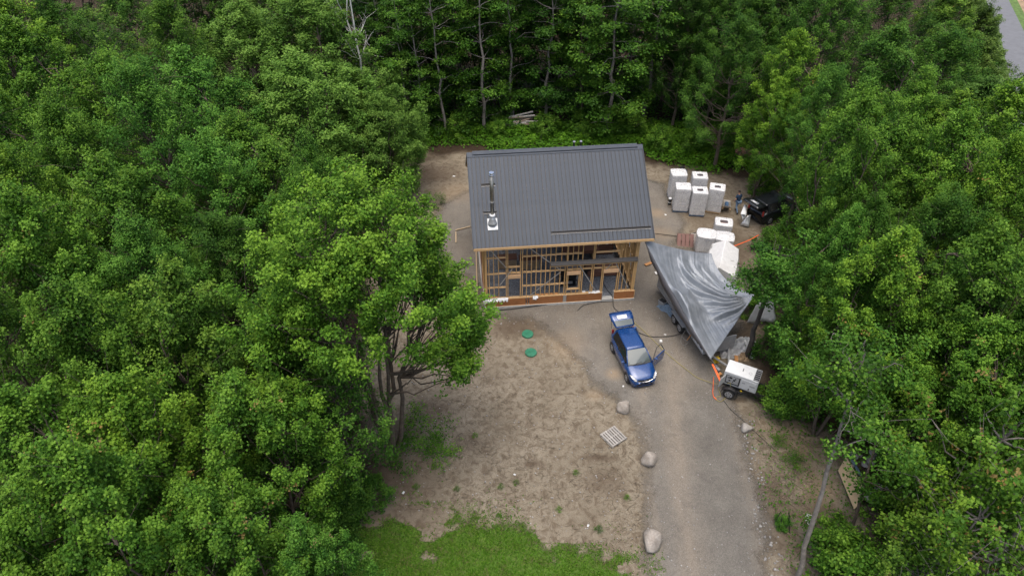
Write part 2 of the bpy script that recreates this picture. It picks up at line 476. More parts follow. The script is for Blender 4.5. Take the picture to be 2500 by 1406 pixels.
# grass: green thatch sheet, then blades
sd_grass2 = sd_grass + 2.6 * sstep(0.53, 0.70, fnoise(X * 0.55 + 31, Y * 0.9 + 7, 5))
t = NT('grass_thatch'); c = t.coord()
gcol = t.ramp(t.noise(1.5, 6, 0.7, c, 0.6), [(0.3, (0.090, 0.085, 0.035)), (0.55, (0.065, 0.140, 0.016)), (0.8, (0.150, 0.135, 0.065))])
t.set(gcol, 0.9, 0, 0.2); t.bump(t.noise(18, 4, 0.7, c), 0.6, 0.05); fade_out(t, t.attr('fade'))
patch('lawn', sd_grass2, t.mat, 0.014, 1.2)

# leaf and blade material
def leaf_mat(name, dark, mid_, light, tip=None, trans=0.20, tipfrom=0.93):
    t = NT(name)
    lv = t.attr('lv')
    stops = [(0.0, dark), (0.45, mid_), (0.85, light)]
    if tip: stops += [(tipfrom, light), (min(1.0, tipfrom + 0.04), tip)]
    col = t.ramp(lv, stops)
    oi = t.n('ShaderNodeObjectInfo')
    col = t.mix(1.0, col, oi.outputs['Color'], 'MULTIPLY')
    t.set(col, 0.55, 0, 0.14)
    tr = t.n('ShaderNodeBsdfTranslucent'); t.l(t.mix(1.0, col, (1.0, 1.15, 0.55), 'MULTIPLY'), tr.inputs[0])
    mx = t.n('ShaderNodeMixShader'); mx.inputs[0].default_value = trans
    t.l(t.b.outputs[0], mx.inputs[1]); t.l(tr.outputs[0], mx.inputs[2]); t.l(mx.outputs[0], t.out.inputs[0])
    return t.mat
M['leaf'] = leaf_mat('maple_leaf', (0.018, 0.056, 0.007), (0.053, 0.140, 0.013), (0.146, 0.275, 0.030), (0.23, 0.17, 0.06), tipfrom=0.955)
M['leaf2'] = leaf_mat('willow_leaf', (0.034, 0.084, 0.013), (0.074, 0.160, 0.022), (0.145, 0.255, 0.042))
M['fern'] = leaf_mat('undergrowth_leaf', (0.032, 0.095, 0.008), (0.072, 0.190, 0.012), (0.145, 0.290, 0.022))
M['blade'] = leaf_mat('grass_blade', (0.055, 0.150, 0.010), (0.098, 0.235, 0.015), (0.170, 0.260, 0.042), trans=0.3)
M['bark'] = simple('bark', (0.105, 0.082, 0.062), 0.9, var=0.45, scale=4, bump=0.5)
M['greybark'] = simple('grey_bark', (0.21, 0.19, 0.165), 0.9, var=0.4, scale=3, bump=0.5)
M['darkbark'] = simple('dark_bark', (0.06, 0.052, 0.045), 0.9, var=0.5, scale=3, bump=0.5)
M['birch'] = simple('white_bark', (0.62, 0.61, 0.57), 0.7, var=0.25, scale=3, bump=0.2)
M['twig'] = simple('dead_twig', (0.10, 0.08, 0.058), 0.9, var=0.4)
M['stone'] = simple('field_stone', (0.36, 0.34, 0.31), 0.9, var=0.3, scale=2.2, bump=0.5)
M['pebble'] = simple('pebble', (0.30, 0.29, 0.275), 0.9, var=0.4, scale=1.5)

def unit(a): return a / (np.linalg.norm(a, axis=-1, keepdims=True) + 1e-9)
def leaves(P, N, S, rng, lv, aspect=0.72, fold=0.22, lobed=False):
    """one folded four-cornered leaf per point; S = length"""
    n = len(P)
    N = unit(N)
    d = unit(np.cross(N, rng.normal(size=(n, 3))))
    b = np.cross(N, d)
    S = S[:, None]
    w = S * aspect * 0.5
    base = P - d * S * 0.5
    tip = P + d * S * 0.5 - N * S * 0.10
    l = P - d * S * 0.02 + b * w + N * S * fold * 0.5
    r = P - d * S * 0.02 - b * w + N * S * fold * 0.5
    if lobed:      # maple outline: two side lobes and a long tip
        l = P + d * S * .16 + b * w * 1.25 + N * S * fold * .6
        r = P + d * S * .16 - b * w * 1.25 + N * S * fold * .6
        nl = P + d * S * .10 + b * w * .52 + N * S * fold * .2
        nr = P + d * S * .10 - b * w * .52 + N * S * fold * .2
        bl = P - d * S * .26 + b * w * .95; br = P - d * S * .26 - b * w * .95
        V = np.stack([base, br, r, nr, tip, nl, l, bl], 1).reshape(-1, 3)
        return V, np.arange(n * 8).reshape(n, 8), np.repeat(lv, 8)
    V = np.stack([base, r, tip, l], 1).reshape(-1, 3)
    F = np.arange(n * 4).reshape(n, 4)
    return V, F, np.repeat(lv, 4)

# grass blades on the lawn (nobody could count them)
rng = np.random.default_rng(5)
gx, gy = rng.uniform(-10.5, 7, 120000), rng.uniform(12.5, 20.5, 120000)
def sample(A, x, y):
    ix = np.clip(np.searchsorted(GX, x), 0, nx - 1); iy = np.clip(np.searchsorted(GY, y), 0, ny - 1)
    return A[iy, ix]
sdv = sample(sd_grass2, gx, gy)
k = (sdv < -0.15 + rng.normal(0, .8, len(gx))) & (rng.random(len(gx)) < 0.5 + 0.5 * fnoise(gx * 1.7, gy * 1.7, 3))
gx, gy = gx[k], gy[k]
n = len(gx)
hgt = 0.05 + 0.09 * rng.random(n) ** 1.5
an = rng.uniform(0, 2 * np.pi, n); wd = 0.012 + 0.02 * rng.random(n)
lean = rng.normal(0, 0.06, (n, 2))
zz = zground(gx, gy) + 0.008
b0 = np.stack([gx - np.cos(an) * wd, gy - np.sin(an) * wd, zz], 1); b1 = np.stack([gx + np.cos(an) * wd, gy + np.sin(an) * wd, zz], 1)
tp = np.stack([gx + lean[:, 0], gy + lean[:, 1], zz + hgt], 1)
V3 = np.stack([b0, b1, tp], 1).reshape(-1, 3)
o = link('grass', np_mesh('grass', V3, np.arange(n * 3).reshape(n, 3), M['blade'], {'lv': np.repeat(rng.random(n) * 0.85, 3)}))
tag(o, 'short green grass growing over the near end of the bare soil', 'grass', kind='stuff')

# dead twigs strewn on the soil
def sticks(n, xs, ys, keep, rng, rmin, rmax, lmin, lmax):
    x, y = rng.uniform(*xs, n), rng.uniform(*ys, n)
    kk = keep(x, y); x, y = x[kk], y[kk]; n = len(x)
    L = lmin + (lmax - lmin) * rng.random(n) ** 2.2; a = rng.uniform(0, 2 * np.pi, n) ; r = rmin + (rmax - rmin) * rng.random(n)
    bend = rng.normal(0, 0.7, n)
    rings = []
    for j, tt in enumerate((0, .33, .66, 1.0)):
        aa = a + bend * tt
        cx = x + np.cos(aa) * L * (tt - .5); cy = y + np.sin(aa) * L * (tt - .5)
        cz = zground(cx, cy) + 0.015 + r * 0.6
        for q in range(3):
            an = q * 2.094
            rings.append(np.stack([cx - np.sin(aa) * np.cos(an) * r * (1 - .6 * tt), cy + np.cos(aa) * np.cos(an) * r * (1 - .6 * tt), cz + np.sin(an) * r * (1 - .6 * tt)], 1))
    V = np.stack(rings, 1)
    base = np.arange(n)[:, None] * 12
    fs = []
    for j in range(3):
        for q in range(3):
            q2 = (q + 1) % 3
            fs.append(base + np.array([j * 3 + q, j * 3 + q2, j * 3 + 3 + q2, j * 3 + 3 + q]))
    return V.reshape(-1, 3), np.concatenate(fs, 0)
rng = np.random.default_rng(8)
TW = pxpoly([(880, 1240), (940, 1000), (1050, 940), (1300, 900), (1480, 980), (1560, 1100), (1580, 1330), (1450, 1340), (1300, 1290), (1080, 1240)])
kp = lambda x, y: (poly_sdf(TW, x, y) < 0.2) & (rng.random(len(x)) < 0.12 + 1.3 * np.clip(fnoise(x * 0.7, y * 0.7, 3) - 0.42, 0, 1) * 3)
V1, F1 = sticks(10500, (-9, 8), (15, 30), kp, rng, 0.005, 0.010, 0.05, 0.42)
tag(link('scattered_twigs', np_mesh('scattered_twigs', V1, F1, M['twig'])), 'dead brown twigs and roots strewn over the bare soil', 'twigs', kind='stuff')
SL = pxpoly([(1850, 980), (1960, 1040), (2080, 1090), (2140, 1220), (2080, 1330), (1960, 1420), (1900, 1400), (1860, 1200)])
kp = lambda x, y: (poly_sdf(SL, x, y) < 0.3) & (rng.random(len(x)) < 0.15 + 3 * np.clip(fnoise(x * 0.8 + 5, y * 0.8, 3) - 0.45, 0, 1))
V1, F1 = sticks(4600, (10, 21), (14, 27), kp, rng, 0.006, 0.02, 0.15, 1.1)
tag(link('brush_litter', np_mesh('brush_litter', V1, F1, M['log'])), 'broken sticks and brush littering the bank right of the drive', 'twigs', kind='stuff')

# pebbles on and beside the drive
t_ = (1 + 5 ** .5) / 2
ICO = unit(np.array([(-1, t_, 0), (1, t_, 0), (-1, -t_, 0), (1, -t_, 0), (0, -1, t_), (0, 1, t_), (0, -1, -t_), (0, 1, -t_), (t_, 0, -1), (t_, 0, 1), (-t_, 0, -1), (-t_, 0, 1)], float))
ICOF = np.array([(0, 11, 5), (0, 5, 1), (0, 1, 7), (0, 7, 10), (0, 10, 11), (1, 5, 9), (5, 11, 4), (11, 10, 2), (10, 7, 6), (7, 1, 8), (3, 9, 4), (3, 4, 2), (3, 2, 6), (3, 6, 8), (3, 8, 9), (4, 9, 5), (2, 4, 11), (6, 2, 10), (8, 6, 7), (9, 8, 1)])
rng = np.random.default_rng(12)
def pebbles(name, poly, n, smin, smax, label, edge=None):
    P = np.array(poly); x = rng.uniform(P[:, 0].min(), P[:, 0].max(), n); y = rng.uniform(P[:, 1].min(), P[:, 1].max(), n)
    sd = poly_sdf(poly, x, y)
    k = sd < 0.1
    if edge: k &= rng.random(n) < np.exp(-((sd + .2) / edge) ** 2) + 0.12
    x, y = x[k], y[k]; n = len(x)
    s = smin + (smax - smin) * rng.random(n) ** 3
    V = ICO[None] * (s[:, None, None] * rng.uniform(0.6, 1.2, (n, 12, 3))) * np.array([1, 1, 0.6])
    V = V + np.stack([x, y, zground(x, y) + 0.01 + s * 0.2], 1)[:, None]
    Fp = (ICOF[None] + np.arange(n)[:, None, None] * 12).reshape(-1, 3)
    tag(link(name, np_mesh(name, V.reshape(-1, 3), Fp, M['pebble'])), label, 'pebbles', kind='stuff')
pebbles('scattered_pebbles', pxpoly([(1590, 1420), (1580, 1150), (1540, 980), (1200, 780), (1200, 760), (1560, 740), (1640, 760), (1700, 900), (1800, 1000), (1850, 1180), (1890, 1420)]), 3000, 0.012, 0.055, 'loose pale pebbles scattered over the gravel drive', 1.2)
pebbles('edge_stones', pxpoly([(1800, 1010), (1835, 1010), (1870, 1200), (1920, 1420), (1880, 1420), (1845, 1260), (1825, 1120)]), 330, 0.025, 0.10, 'small stones lining the right edge of the gravel drive')
pebbles('soil_stones', pxpoly([(940, 1240), (1000, 900), (1200, 790), (1500, 960), (1560, 1330), (1300, 1290)]), 900, 0.015, 0.06, 'small pale stones lying in the bare soil')
# ------------------------------------------------------------------ timber house under construction
HA = G(1186, 752); HYAW = R(5.6)
HU = Vector((math.cos(HYAW), math.sin(HYAW), 0)); HN = Vector((-math.sin(HYAW), math.cos(HYAW), 0))
def H(s, d, z=0.0): return HA + HU * s + HN * d + Vector((0, 0, z))
HL, HD = 9.69, 8.9            # length along the front, depth
EZ, RZ, OV = 5.2, 8.8, 0.5    # eave height, ridge height, overhang
SLOPE = (RZ - EZ) / (HD / 2 + OV); SANG = math.atan(SLOPE); SLEN = (HD / 2 + OV) / math.cos(SANG)
def roofz(d): return EZ + (min(d, HD - d) + OV) * SLOPE
house = thing('timber_house', 'unfinished timber frame house with open stud walls and charcoal metal roof', 'house', HA, HYAW)

def part(name, mat, c, s, bevel=0.0, rot=None, parent=None):
    return MB().box(c, s, rot).build(name, mat, parent or house, bevel=bevel)

Z0, ZT = 0.72, 5.28
FLOOR_Z = 0.22
# base: concrete strip, gravel floor, skirt of oiled plywood
m = MB(); m.box((HL / 2, 0.02, 0.02), (HL + 0.12, 0.28, 0.20)); m.box((HL / 2, HD - .1, 0.02), (HL + .12, .3, .2)); m.box((0.03, HD / 2, 0.02), (.3, HD - .5, .196)); m.box((HL - .03, HD / 2, 0.02), (.3, HD - .5, .196))
m.build('foundation', M['concrete'], house, bevel=0.01)
part('threshold', M['concrete'], (7.98, -0.02, 0.16), (0.78, 0.34, 0.20), 0.01)
t = NT('crushed_stone'); c = t.coord()
v = t.n('ShaderNodeTexVoronoi'); v.inputs['Scale'].default_value = 18; t.l(c, v.inputs['Vector'])
colr = t.mix(1.0, t.ramp(t.noise(1.2, 4, .6, c), [(.3, (.17, .185, .205)), (.7, (.25, .265, .285))]), t.ramp(v.outputs['Color'], [(.1, .55), (.9, 1.4)]), 'MULTIPLY')
t.set(colr, .9); t.bump(v.outputs['Distance'], .6, .04); M['crushed'] = t.mat
rr = []
for j in range(40):
    row = []
    for i in range(44):
        x = 0.16 + (HL - .32) * i / 43; y = 0.14 + (HD - .3) * j / 39
        row.append((x, y, FLOOR_Z + 0.05 * (float(vnoise(np.array(x * 3.), np.array(y * 3.))) - .5)))
    rr.append(row)
MB().grid(rr).build('gravel_floor', M['crushed'], house, smooth=True)
for a, b in ((-0.02, 0.29), (0.40, 2.60), (2.82, 5.03), (5.25, 7.58), (8.37, 9.71)):
    part('skirt_panel', M['ply'], ((a + b) / 2, -0.035, 0.40), (b - a - 0.012, 0.02, 0.58))
for a in (0.345, 2.71, 5.14):
    part('skirt_post', M['oldboard'] if a > 5 else M['ply'], (a, -0.03, 0.40), (0.09 if a < 5 else .2, 0.03, 0.585))
for s0, s1 in ((0.0, 7.58), (8.37, 9.71)):
    part('skirt_rail', M['plate'], ((s0 + s1) / 2, -0.012, 0.705), (s1 - s0, 0.07, 0.022))
    part('skirt_rail', M['plate'], ((s0 + s1) / 2, -0.05, 0.108), (s1 - s0, 0.05, 0.03))
    part('sill_plate', M['plate'], ((s0 + s1) / 2, 0.10, 0.69), (s1 - s0, 0.15, 0.06))
part('skirt_edge', M['whiteplastic'], (-0.035, -0.03, 0.42), (0.03, 0.05, 0.62))
part('skirt_edge', M['plate'], (9.735, -0.03, 0.42), (0.03, 0.06, 0.64))
for s in (7.6, 8.355):
    part('door_jamb_base', M['oldboard'], (s, 0.03, 0.45), (0.04, 0.16, 0.62))

def stud(x, z0, z1, y=0.095, w=0.04, d=0.13, mat='stud'):
    return part('stud', M[mat], (x, y, (z0 + z1) / 2), (w, d, z1 - z0))
LOW = [0.27, 0.57, 0.87, 2.64, 2.93, 3.23, 3.54, 3.83, 4.12, 4.44, 4.76, 8.85, 9.15]
for s in LOW: stud(s, Z0, 3.14 if s > 4.5 else ZT)
KING = [1.35, 1.455, 2.25, 2.37, 5.07, 5.20, 6.08, 6.20, 6.79, 6.905, 7.46, 7.56, 8.48, 8.60]
for s in KING:
    z0 = FLOOR_Z if s in (7.46, 7.56, 8.48) else Z0
    if s in (1.455, 2.25): z1 = 2.3 if False else ZT
    elif s > 4.9: z1 = 3.12
    else: z1 = ZT
    stud(s, z0, z1, w=0.05)
for s in (4.81, 5.16, 5.21, 5.52, 5.84, 6.14, 6.83, 6.91, 8.52, 8.60, 8.80, 9.1): stud(s, 3.46, ZT)
for s in (5.53, 5.84, 8.06): stud(s, 2.60, 3.12)          # cripples over the window and the door
for s in (1.70, 1.98): stud(s, 2.62, 3.17)
for s in (5.55, 5.85): stud(s, Z0, 1.08)
for x in (0.05, 0.115): part('corner_post', M['stud'], (x, 0.095, (Z0 + ZT) / 2), (0.063, 0.15, ZT - Z0))
for x in (9.50, 9.57, 9.64): part('corner_post', M['stud'], (x, 0.095, (Z0 + ZT) / 2), (0.066, 0.15, ZT - Z0))
for z, pts in ((1.61, [0.15, .27, .57, .87, 1.33]), (1.61, [2.39, 2.64, 2.93, 3.23, 3.54, 3.83, 4.12, 4.44, 4.76, 5.05]),
               (2.72, [0.15, .27, .57, .87, 1.33]), (2.72, [1.48, 1.70, 1.98, 2.23]), (2.72, [2.39, 2.64, 2.93, 3.23, 3.54, 3.83, 4.12, 4.44, 4.76, 5.05]),
               (2.72, [5.22, 5.53, 5.84, 6.06]), (2.72, [6.22, 6.77]), (2.72, [6.93, 7.44]), (2.72, [7.58, 8.06, 8.46]),
               (3.97, [0.15, .27, .57, .87, 1.33]), (3.97, [2.39, 2.64, 2.93, 3.23, 3.54, 3.83, 4.12, 4.44, 4.81, 5.14]), (3.97, [5.23, 5.52, 5.84, 6.12]), (3.2, [1.48, 2.23]), (3.95, [6.94, 8.5])):
    for a, b in zip(pts[:-1], pts[1:]):
        part('blocking', M['plate'], ((a + b) / 2, 0.09, z + random.uniform(-.012, .012)), (b - a - 0.045, 0.10, 0.085))
for a, b, z in ((1.43, 2.27, 2.45), (5.18, 6.10, 2.45), (7.54, 8.52, 2.45)):
    part('header_beam', M['header'], ((a + b) / 2, 0.05, z), (b - a, 0.16, 0.24), 0.004)
part('window_sill', M['plate'], (5.64, 0.07, 1.12), (0.82, 0.14, 0.08))
for a, b in ((5.27, 5.30), (5.98, 6.01)):
    part('trimmer', M['stud'], ((a + b) / 2, 0.095, 1.72), (0.04, 0.13, 1.2))
part('top_plate', M['plate'], (HL / 2, 0.09, ZT + 0.045), (HL, 0.15, 0.085))
# pent flashing across the wall with its ledger
part('ledger', M['plate'], (6.87, -0.07, 3.19), (5.5, 0.10, 0.12))
m = MB(); m.prism([(4.10, -0.20, 3.27), (4.10, -0.20, 3.30), (4.10, 0.02, 3.46), (4.10, 0.02, 3.26)], (5.53, 0, 0)); m.build('pent_flashing', M['black'], house)
for (a, b) in (((0.21, 4.9), (1.35, 3.19)), ((1.74, 3.1), (0.94, 1.83)), ((2.73, 4.67), (4.77, 2.76)), ((4.78, 2.6), (2.86, 0.81)), ((5.92, 3.11), (7.18, 0.81)), ((8.25, 3.12), (9.29, 0.93)), ((8.05, 3.13), (7.61, 2.44))):
    MB().bar((a[0], 0.02, a[1]), (b[0], 0.02, b[1]), 0.012, 0.055).build('brace_strap', M['strap'], house)
# side and rear walls
for x in (0.075, HL - 0.075):
    y = 0.45
    while y < HD - 0.2:
        part('stud', M['stud'], (x, y, (Z0 + roofz(y) - .25) / 2 + 0.0), (0.13, 0.04, roofz(y) - .25 - Z0))
        y += 0.405
    for z in (1.6, 2.75, 3.95):
        part('wall_rail', M['plate'], (x, HD / 2, z), (0.09, HD - .3, 0.08))
    part('sill_plate', M['plate'], (x, HD / 2, 0.69), (0.15, HD - .1, 0.06))
    part('skirt_panel', M['ply'], (-0.02 if x < 1 else HL + .02, HD / 2, 0.40), (0.02, HD - .02, 0.58))
    MB().bar((x, .3, .9), (x, 2.1, 3.2), .012, .055, (1, 0, 0)).build('brace_strap', M['strap'], house)
x = 0.3
while x < HL - 0.2:
    part('stud', M['stud'], (x, HD - .095, (Z0 + ZT) / 2), (0.04, 0.13, ZT - Z0)); x += 0.405
for z in (0.69, 2.75, 3.95, ZT + .045):
    part('wall_rail', M['plate'], (HL / 2, HD - .095, z), (HL - .1, 0.11, 0.08))
part('sheathing', M['brownply'], (HL / 2, HD + .01, 2.9), (HL, 0.02, 4.7))
# roof
roof_c = MB()
xs0, xs1 = -0.64, 10.33
for sgn in (0, 1):
    a = (-OV, EZ) if not sgn else (HD + OV, EZ); b = (HD / 2, RZ)
    roof_c.prism([(xs0, a[0], a[1] - .05), (xs0, a[0], a[1] - .012), (xs0, b[0], b[1] - .012), (xs0, b[0], b[1] - .05)], (xs1 - xs0, 0, 0))
roof_o = roof_c.build('roof', M['board'], house)
NP = 44; PW = (xs1 - xs0) / NP
prof = [(0.0, 0.0), (0.045, 0.004), (0.055, 0.0), (PW - .042, 0.0), (PW - 0.038, 0.030), (PW - 0.006, 0.030), (PW - 0.002, 0.0)]
pm = MB()
pm.grid([[(px, 0, pz) for px, pz in prof], [(px, SLEN, pz) for px, pz in prof]])
pm.grid([[(px, 0, pz) for px, pz in prof], [(px, 0.0, pz - 0.03) for px, pz in prof]])
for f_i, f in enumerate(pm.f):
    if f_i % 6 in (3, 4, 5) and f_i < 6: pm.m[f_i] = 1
pme = pm.mesh('roof_panel', [M['roof'], M['rib_shade']])
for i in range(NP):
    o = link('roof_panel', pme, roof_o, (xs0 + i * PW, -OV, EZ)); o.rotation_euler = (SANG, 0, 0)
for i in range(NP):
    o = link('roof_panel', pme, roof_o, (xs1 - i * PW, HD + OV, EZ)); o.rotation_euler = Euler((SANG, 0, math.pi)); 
for i in range(20):
    x = -0.55 + i * (xs1 - xs0 - .18) / 19
    for sgn in (0, 1):
        a = Vector((x, -OV + .04 if not sgn else HD + OV - .04, EZ - .12)); b = Vector((x, HD / 2 - .02 if not sgn else HD / 2 + .02, RZ - .14))
        MB().bar(a, b, 0.045, 0.14).build('rafter', M['stud'], house)
part('fascia', M['plate'], ((xs0 + xs1) / 2, -OV - .012, EZ - .125), (xs1 - xs0, 0.03, 0.15))
part('fascia', M['plate'], ((xs0 + xs1) / 2, HD + OV + .012, EZ - .125), (xs1 - xs0, 0.03, 0.15))
for x in (xs0 - .012, xs1 + .012):
    for sgn in (0, 1):
        a = Vector((x, -OV - .02 if not sgn else HD + OV + .02, EZ - .02)); b = Vector((x, HD / 2, RZ - .004))
        MB().bar(a, b, 0.03, 0.13).build('rake_trim', M['roof'], house)
m = MB()
cw = 0.24
m.prism([(xs0 - .02, HD / 2 - cw, RZ - cw * SLOPE + .045), (xs0 - .02, HD / 2, RZ + .075), (xs0 - .02, HD / 2 + cw, RZ - cw * SLOPE + .045), (xs0 - .02, HD / 2 + cw, RZ - cw * SLOPE + .03), (xs0 - .02, HD / 2, RZ + .05), (xs0 - .02, HD / 2 - cw, RZ - cw * SLOPE + .03)], (xs1 - xs0 + .04, 0, 0))
m.build('ridge_cap', M['roof'], house)
m = MB(); cw = .17
m.prism([(-.32, HD / 2 - cw, RZ - cw * SLOPE + .09), (-.32, HD / 2 - cw, RZ - cw * SLOPE + .13), (-.32, HD / 2, RZ + .16), (-.32, HD / 2 + cw, RZ - cw * SLOPE + .13), (-.32, HD / 2 + cw, RZ - cw * SLOPE + .09), (-.32, HD / 2, RZ + .11)], (10.3, 0, 0))
m.build('ridge_vent', M['roof'], house)
m = MB(); m.box((4.9, HD / 2 - .16, RZ - .05), (10.25, .012, .06)); m.build('ridge_vent_slot', M['black'], house)
def on_roof(s, d, lift=0.0):
    return Vector((s, d, EZ + (d + OV) * SLOPE)) + Vector((0, -math.sin(SANG), math.cos(SANG))) * lift
RX = Matrix.Rotation(SANG, 3, 'X')
for a, b, d in ((0.10, 0.93, 2.76), (0.10, 0.91, 1.33), (4.07, 10.19, 0.10)):
    m = MB(); m.box(on_roof((a + b) / 2, d, .085), (b - a, 0.02, 0.11), RX); m.box(on_roof((a + b) / 2, d - .05, .038), (b - a, 0.12, 0.012), RX)
    sg = m.build('snow_guard', M['black'], house)
    m = MB(); m.box(on_roof((a + b) / 2, d - .115, .04), (b - a, 0.008, 0.02), RX); m.build('bright_edge', M['strap'], sg)
# flue
flue = MB(); cs, cd = 0.60, 0.72
ztop = 9.45
flue.tube([(cs, cd, 6.2), (cs, cd, 6.9), (cs, cd, 6.9), (cs, cd, ztop)], [.105, .105, .11, .11], 20)
fl = flue.build('flue_pipe', M['steelpipe'], house, smooth=True)
m = MB(); m.box(on_roof(cs, cd - .04, .04), (0.60, 0.74, 0.012), RX); m.build('flashing', M['whitesheet'], fl, bevel=.02)
m = MB(); bz = 6.12
m.tube([(cs, cd, bz - .06), (cs, cd + .01, bz + .08), (cs, cd, bz + .30), (cs, cd, bz + .55)], [.30, .26, .19, .155], 20); m.build('boot', M['galv'], fl, smooth=True)
m = MB(); m.tube([(cs, cd, bz + .5), (cs, cd, bz + .62), (cs, cd, bz + .66)], [.19, .165, .12], 20); m.build('storm_collar', M['whitesheet'], fl, smooth=True)
m = MB(); m.cyl((cs, cd, ztop - .06), (cs, cd, ztop), .15, .15, 20); m.cyl((cs, cd, ztop), (cs, cd, ztop + .10), .115, .115, 20); m.cyl((cs, cd, ztop + .10), (cs, cd, ztop + .15), .165, .15, 20); m.build('cap', M['chrome'], fl)
m = MB(); m.cyl((cs, cd, 7.6), (cs, cd, 7.66), .122, .122, 20); m.tube([(cs + .1, cd, 6.98), on_roof(.88, 1.33, .1)], .012, 6); m.tube([(cs - .1, cd, 6.98), on_roof(.14, 1.33, .1)], .012, 6); m.build('stay', M['galv'], fl)
for s in (6.18, 6.62):
    vp = MB().cyl((s, HD / 2 + .9, 7.9), (s, HD / 2 + .9, 8.75), .06, .06, 12).build('vent_pipe', M['black'], house)
    m = MB(); m.cyl((s, HD / 2 + .9, 8.75), (s, HD / 2 + .9, 8.8), .085, .085, 12); m.build('vent_cap', M['strap'], vp)
# torn plastic along the skirt top
def rag(pts, name, mat, parent, seed=0, w=0.2):
    r = random.Random(seed); rows = []
    for j in range(4):
        row = []
        for (x, y, z) in pts:
            row.append((x + r.uniform(-.02, .02), y - j * 0.03 * (j > 1) + r.uniform(-.02, .02), z + .03 - max(0, j - 1) * w * r.uniform(.3, 1.0) / 2))
        rows.append([(p[0], p[1] + .1 * (1 if j == 0 else 0), p[2]) for p in row])
    MB().grid(rows).build(name, mat, parent, smooth=True)
rag([(x / 20, -.05, .72) for x in range(-1, 30)], 'plastic_film', M['whiteplastic'], house, 1, .26)
rag([(3.05 + x / 20, -.05, .72) for x in range(0, 8)], 'plastic_film', M['whiteplastic'], house, 2, .24)
rag([(6.7 + x / 15, .05, .74) for x in range(0, 12)], 'plastic_film', M['whiteplastic'], house, 3, .1)
rag([(-.12 + x / 30, -.12, .95 - abs(x - 3) * .06) for x in range(0, 6)], 'plastic_film', M['whiteplastic'], house, 4, .5)
# insulation scraps between the studs on the sill
for s in (0.42, .70, 3.4, 3.68, 3.97, 4.28, 4.6, 6.4):
    part('insulation_strip', M['whiteplastic'] if s > 6 else M['orangewood'], (s, .15, .745), (.2, .12, .05))
part('shutter_board', M['brownply'], (-0.16, 0.35, 2.9), (.03, .5, 4.2))

# things inside the house
def inside(name, label, cat, s, d, rz=0.0, z=FLOOR_Z): return thing(name, label, cat, H(s, d, z), HYAW + rz)
o = inside('plywood_stack', 'stack of brown plywood sheets inside the house at the right', 'plywood', 6.9, 5.0)
for k in range(5):
    MB().box((random.uniform(-.03, .03), random.uniform(-.03, .03), .62 + k * .05), (2.5, 1.9, .042)).build('sheet', M['brownply'], o)
for x in (-.9, .9): MB().box((x, 0, .29), (.12, 1.7, .58)).build('bearer', M['plate'], o)
o = inside('plastic_sheet', 'crumpled white plastic sheet over boards inside the house', 'plastic sheet', 8.75, 5.3)
rows = [[(x * .12 - .6, y * .12 - .75, .95 + .05 * math.sin(x * 2.1 + y) + random.uniform(-.04, .04) - (.4 if x in (0, 10) else 0)) for x in range(11)] for y in range(13)]
MB().grid(rows).build('sheet', M['whiteplastic'], o, smooth=True)
MB().box((0, 0, .42), (1.1, 1.4, .8)).build('crate', M['brownply'], o)
o = inside('board_pile', 'wide brown boards lying on the floor by the right wall', 'boards', 8.2, 2.9)
for k in range(4): MB().box((random.uniform(-.05, .05), k * .05, .1 + k * .05), (2.2, 1.5, .04)).build('sheet', M['brownply'], o)
o = inside('lumber_stack', 'long lumber stack against the rear wall inside the house', 'lumber', 2.6, 7.4)
for k in range(7):
    for j in range(4):
        MB().box((random.uniform(-.2, .2), j * .24 - .36, .25 + k * .17), (4.2, .2, .12)).build('plank', M['plate'] if k > 4 else M['log'], o)
for s, d, w, lab in ((1.75, 3.9, 1.3, 'leftmost low grey cabinet standing on the gravel inside the house'), (3.25, 3.7, 1.4, 'low grey cabinet with slatted front behind the middle studs')):
    o = inside('cabinet', lab, 'cabinet', s, d)
    MB().box((0, 0, .42), (w, .6, .78)).build('body', M['gengrey'], o, bevel=.01)
    MB().box((0, 0, .835), (w + .06, .66, .04)).build('worktop', M['brownply'], o)
    for x in (-w / 4, w / 4):
        dd = MB().box((x, -.31, .42), (w / 2 - .04, .02, .7)).build('door', M['cardboard'], o); MB().box((x * .2 + (.0), -.33, .5), (.03, .02, .12)).build('handle', M['strap'], dd)
o = inside('tool_cart', 'black shelved tool cart behind the framed window opening', 'cart', 5.6, 1.7)
for z in (.12, .5, .9): MB().box((0, 0, z), (1.15, .7, .05)).build('shelf', M['black'], o)
for x in (-.54, .54):
    for y in (-.3, .3): MB().box((x, y, .48), (.05, .05, .95)).build('leg', M['strap'], o)
MB().box((-.1, 0, .29), (.8, .5, .28)).build('toolbox', M['gengrey'], o, bevel=.01)
MB().box((.1, 0, .66), (.7, .5, .24)).build('drawer', M['blackplastic'], o, bevel=.01)
o = inside('bucket', 'white plastic bucket standing on the gravel inside the house', 'bucket', 6.45, 2.0)
m = MB(); m.tube([(0, 0, 0), (0, 0, .02), (0, 0, .5), (0, 0, .5), (0, 0, .06)], [.19, .2, .25, .23, .17], 18); m.build('body', M['galv'], o, smooth=True)
m = MB(); m.cyl((0, 0, .44), (0, 0, .48), .262, .262, 18); m.build('rim', M['whitesheet'], o)
m = MB(); m.tube([(.25 * math.cos(a), -.02, .46 - .25 * math.sin(a) * .7) for a in np.linspace(0, math.pi, 9)], .008, 5); m.build('handle', M['strap'], o)
o = inside('crate_bin', 'open black crate beside the door opening inside the house', 'crate', 7.25, 2.9, .3)
m = MB()
for sx, sy, wx, wy in ((0, -.3, .9, .03), (0, .3, .9, .03), (-.44, 0, .03, .6), (.44, 0, .03, .6)): m.box((sx, sy, .25), (wx, wy, .46))
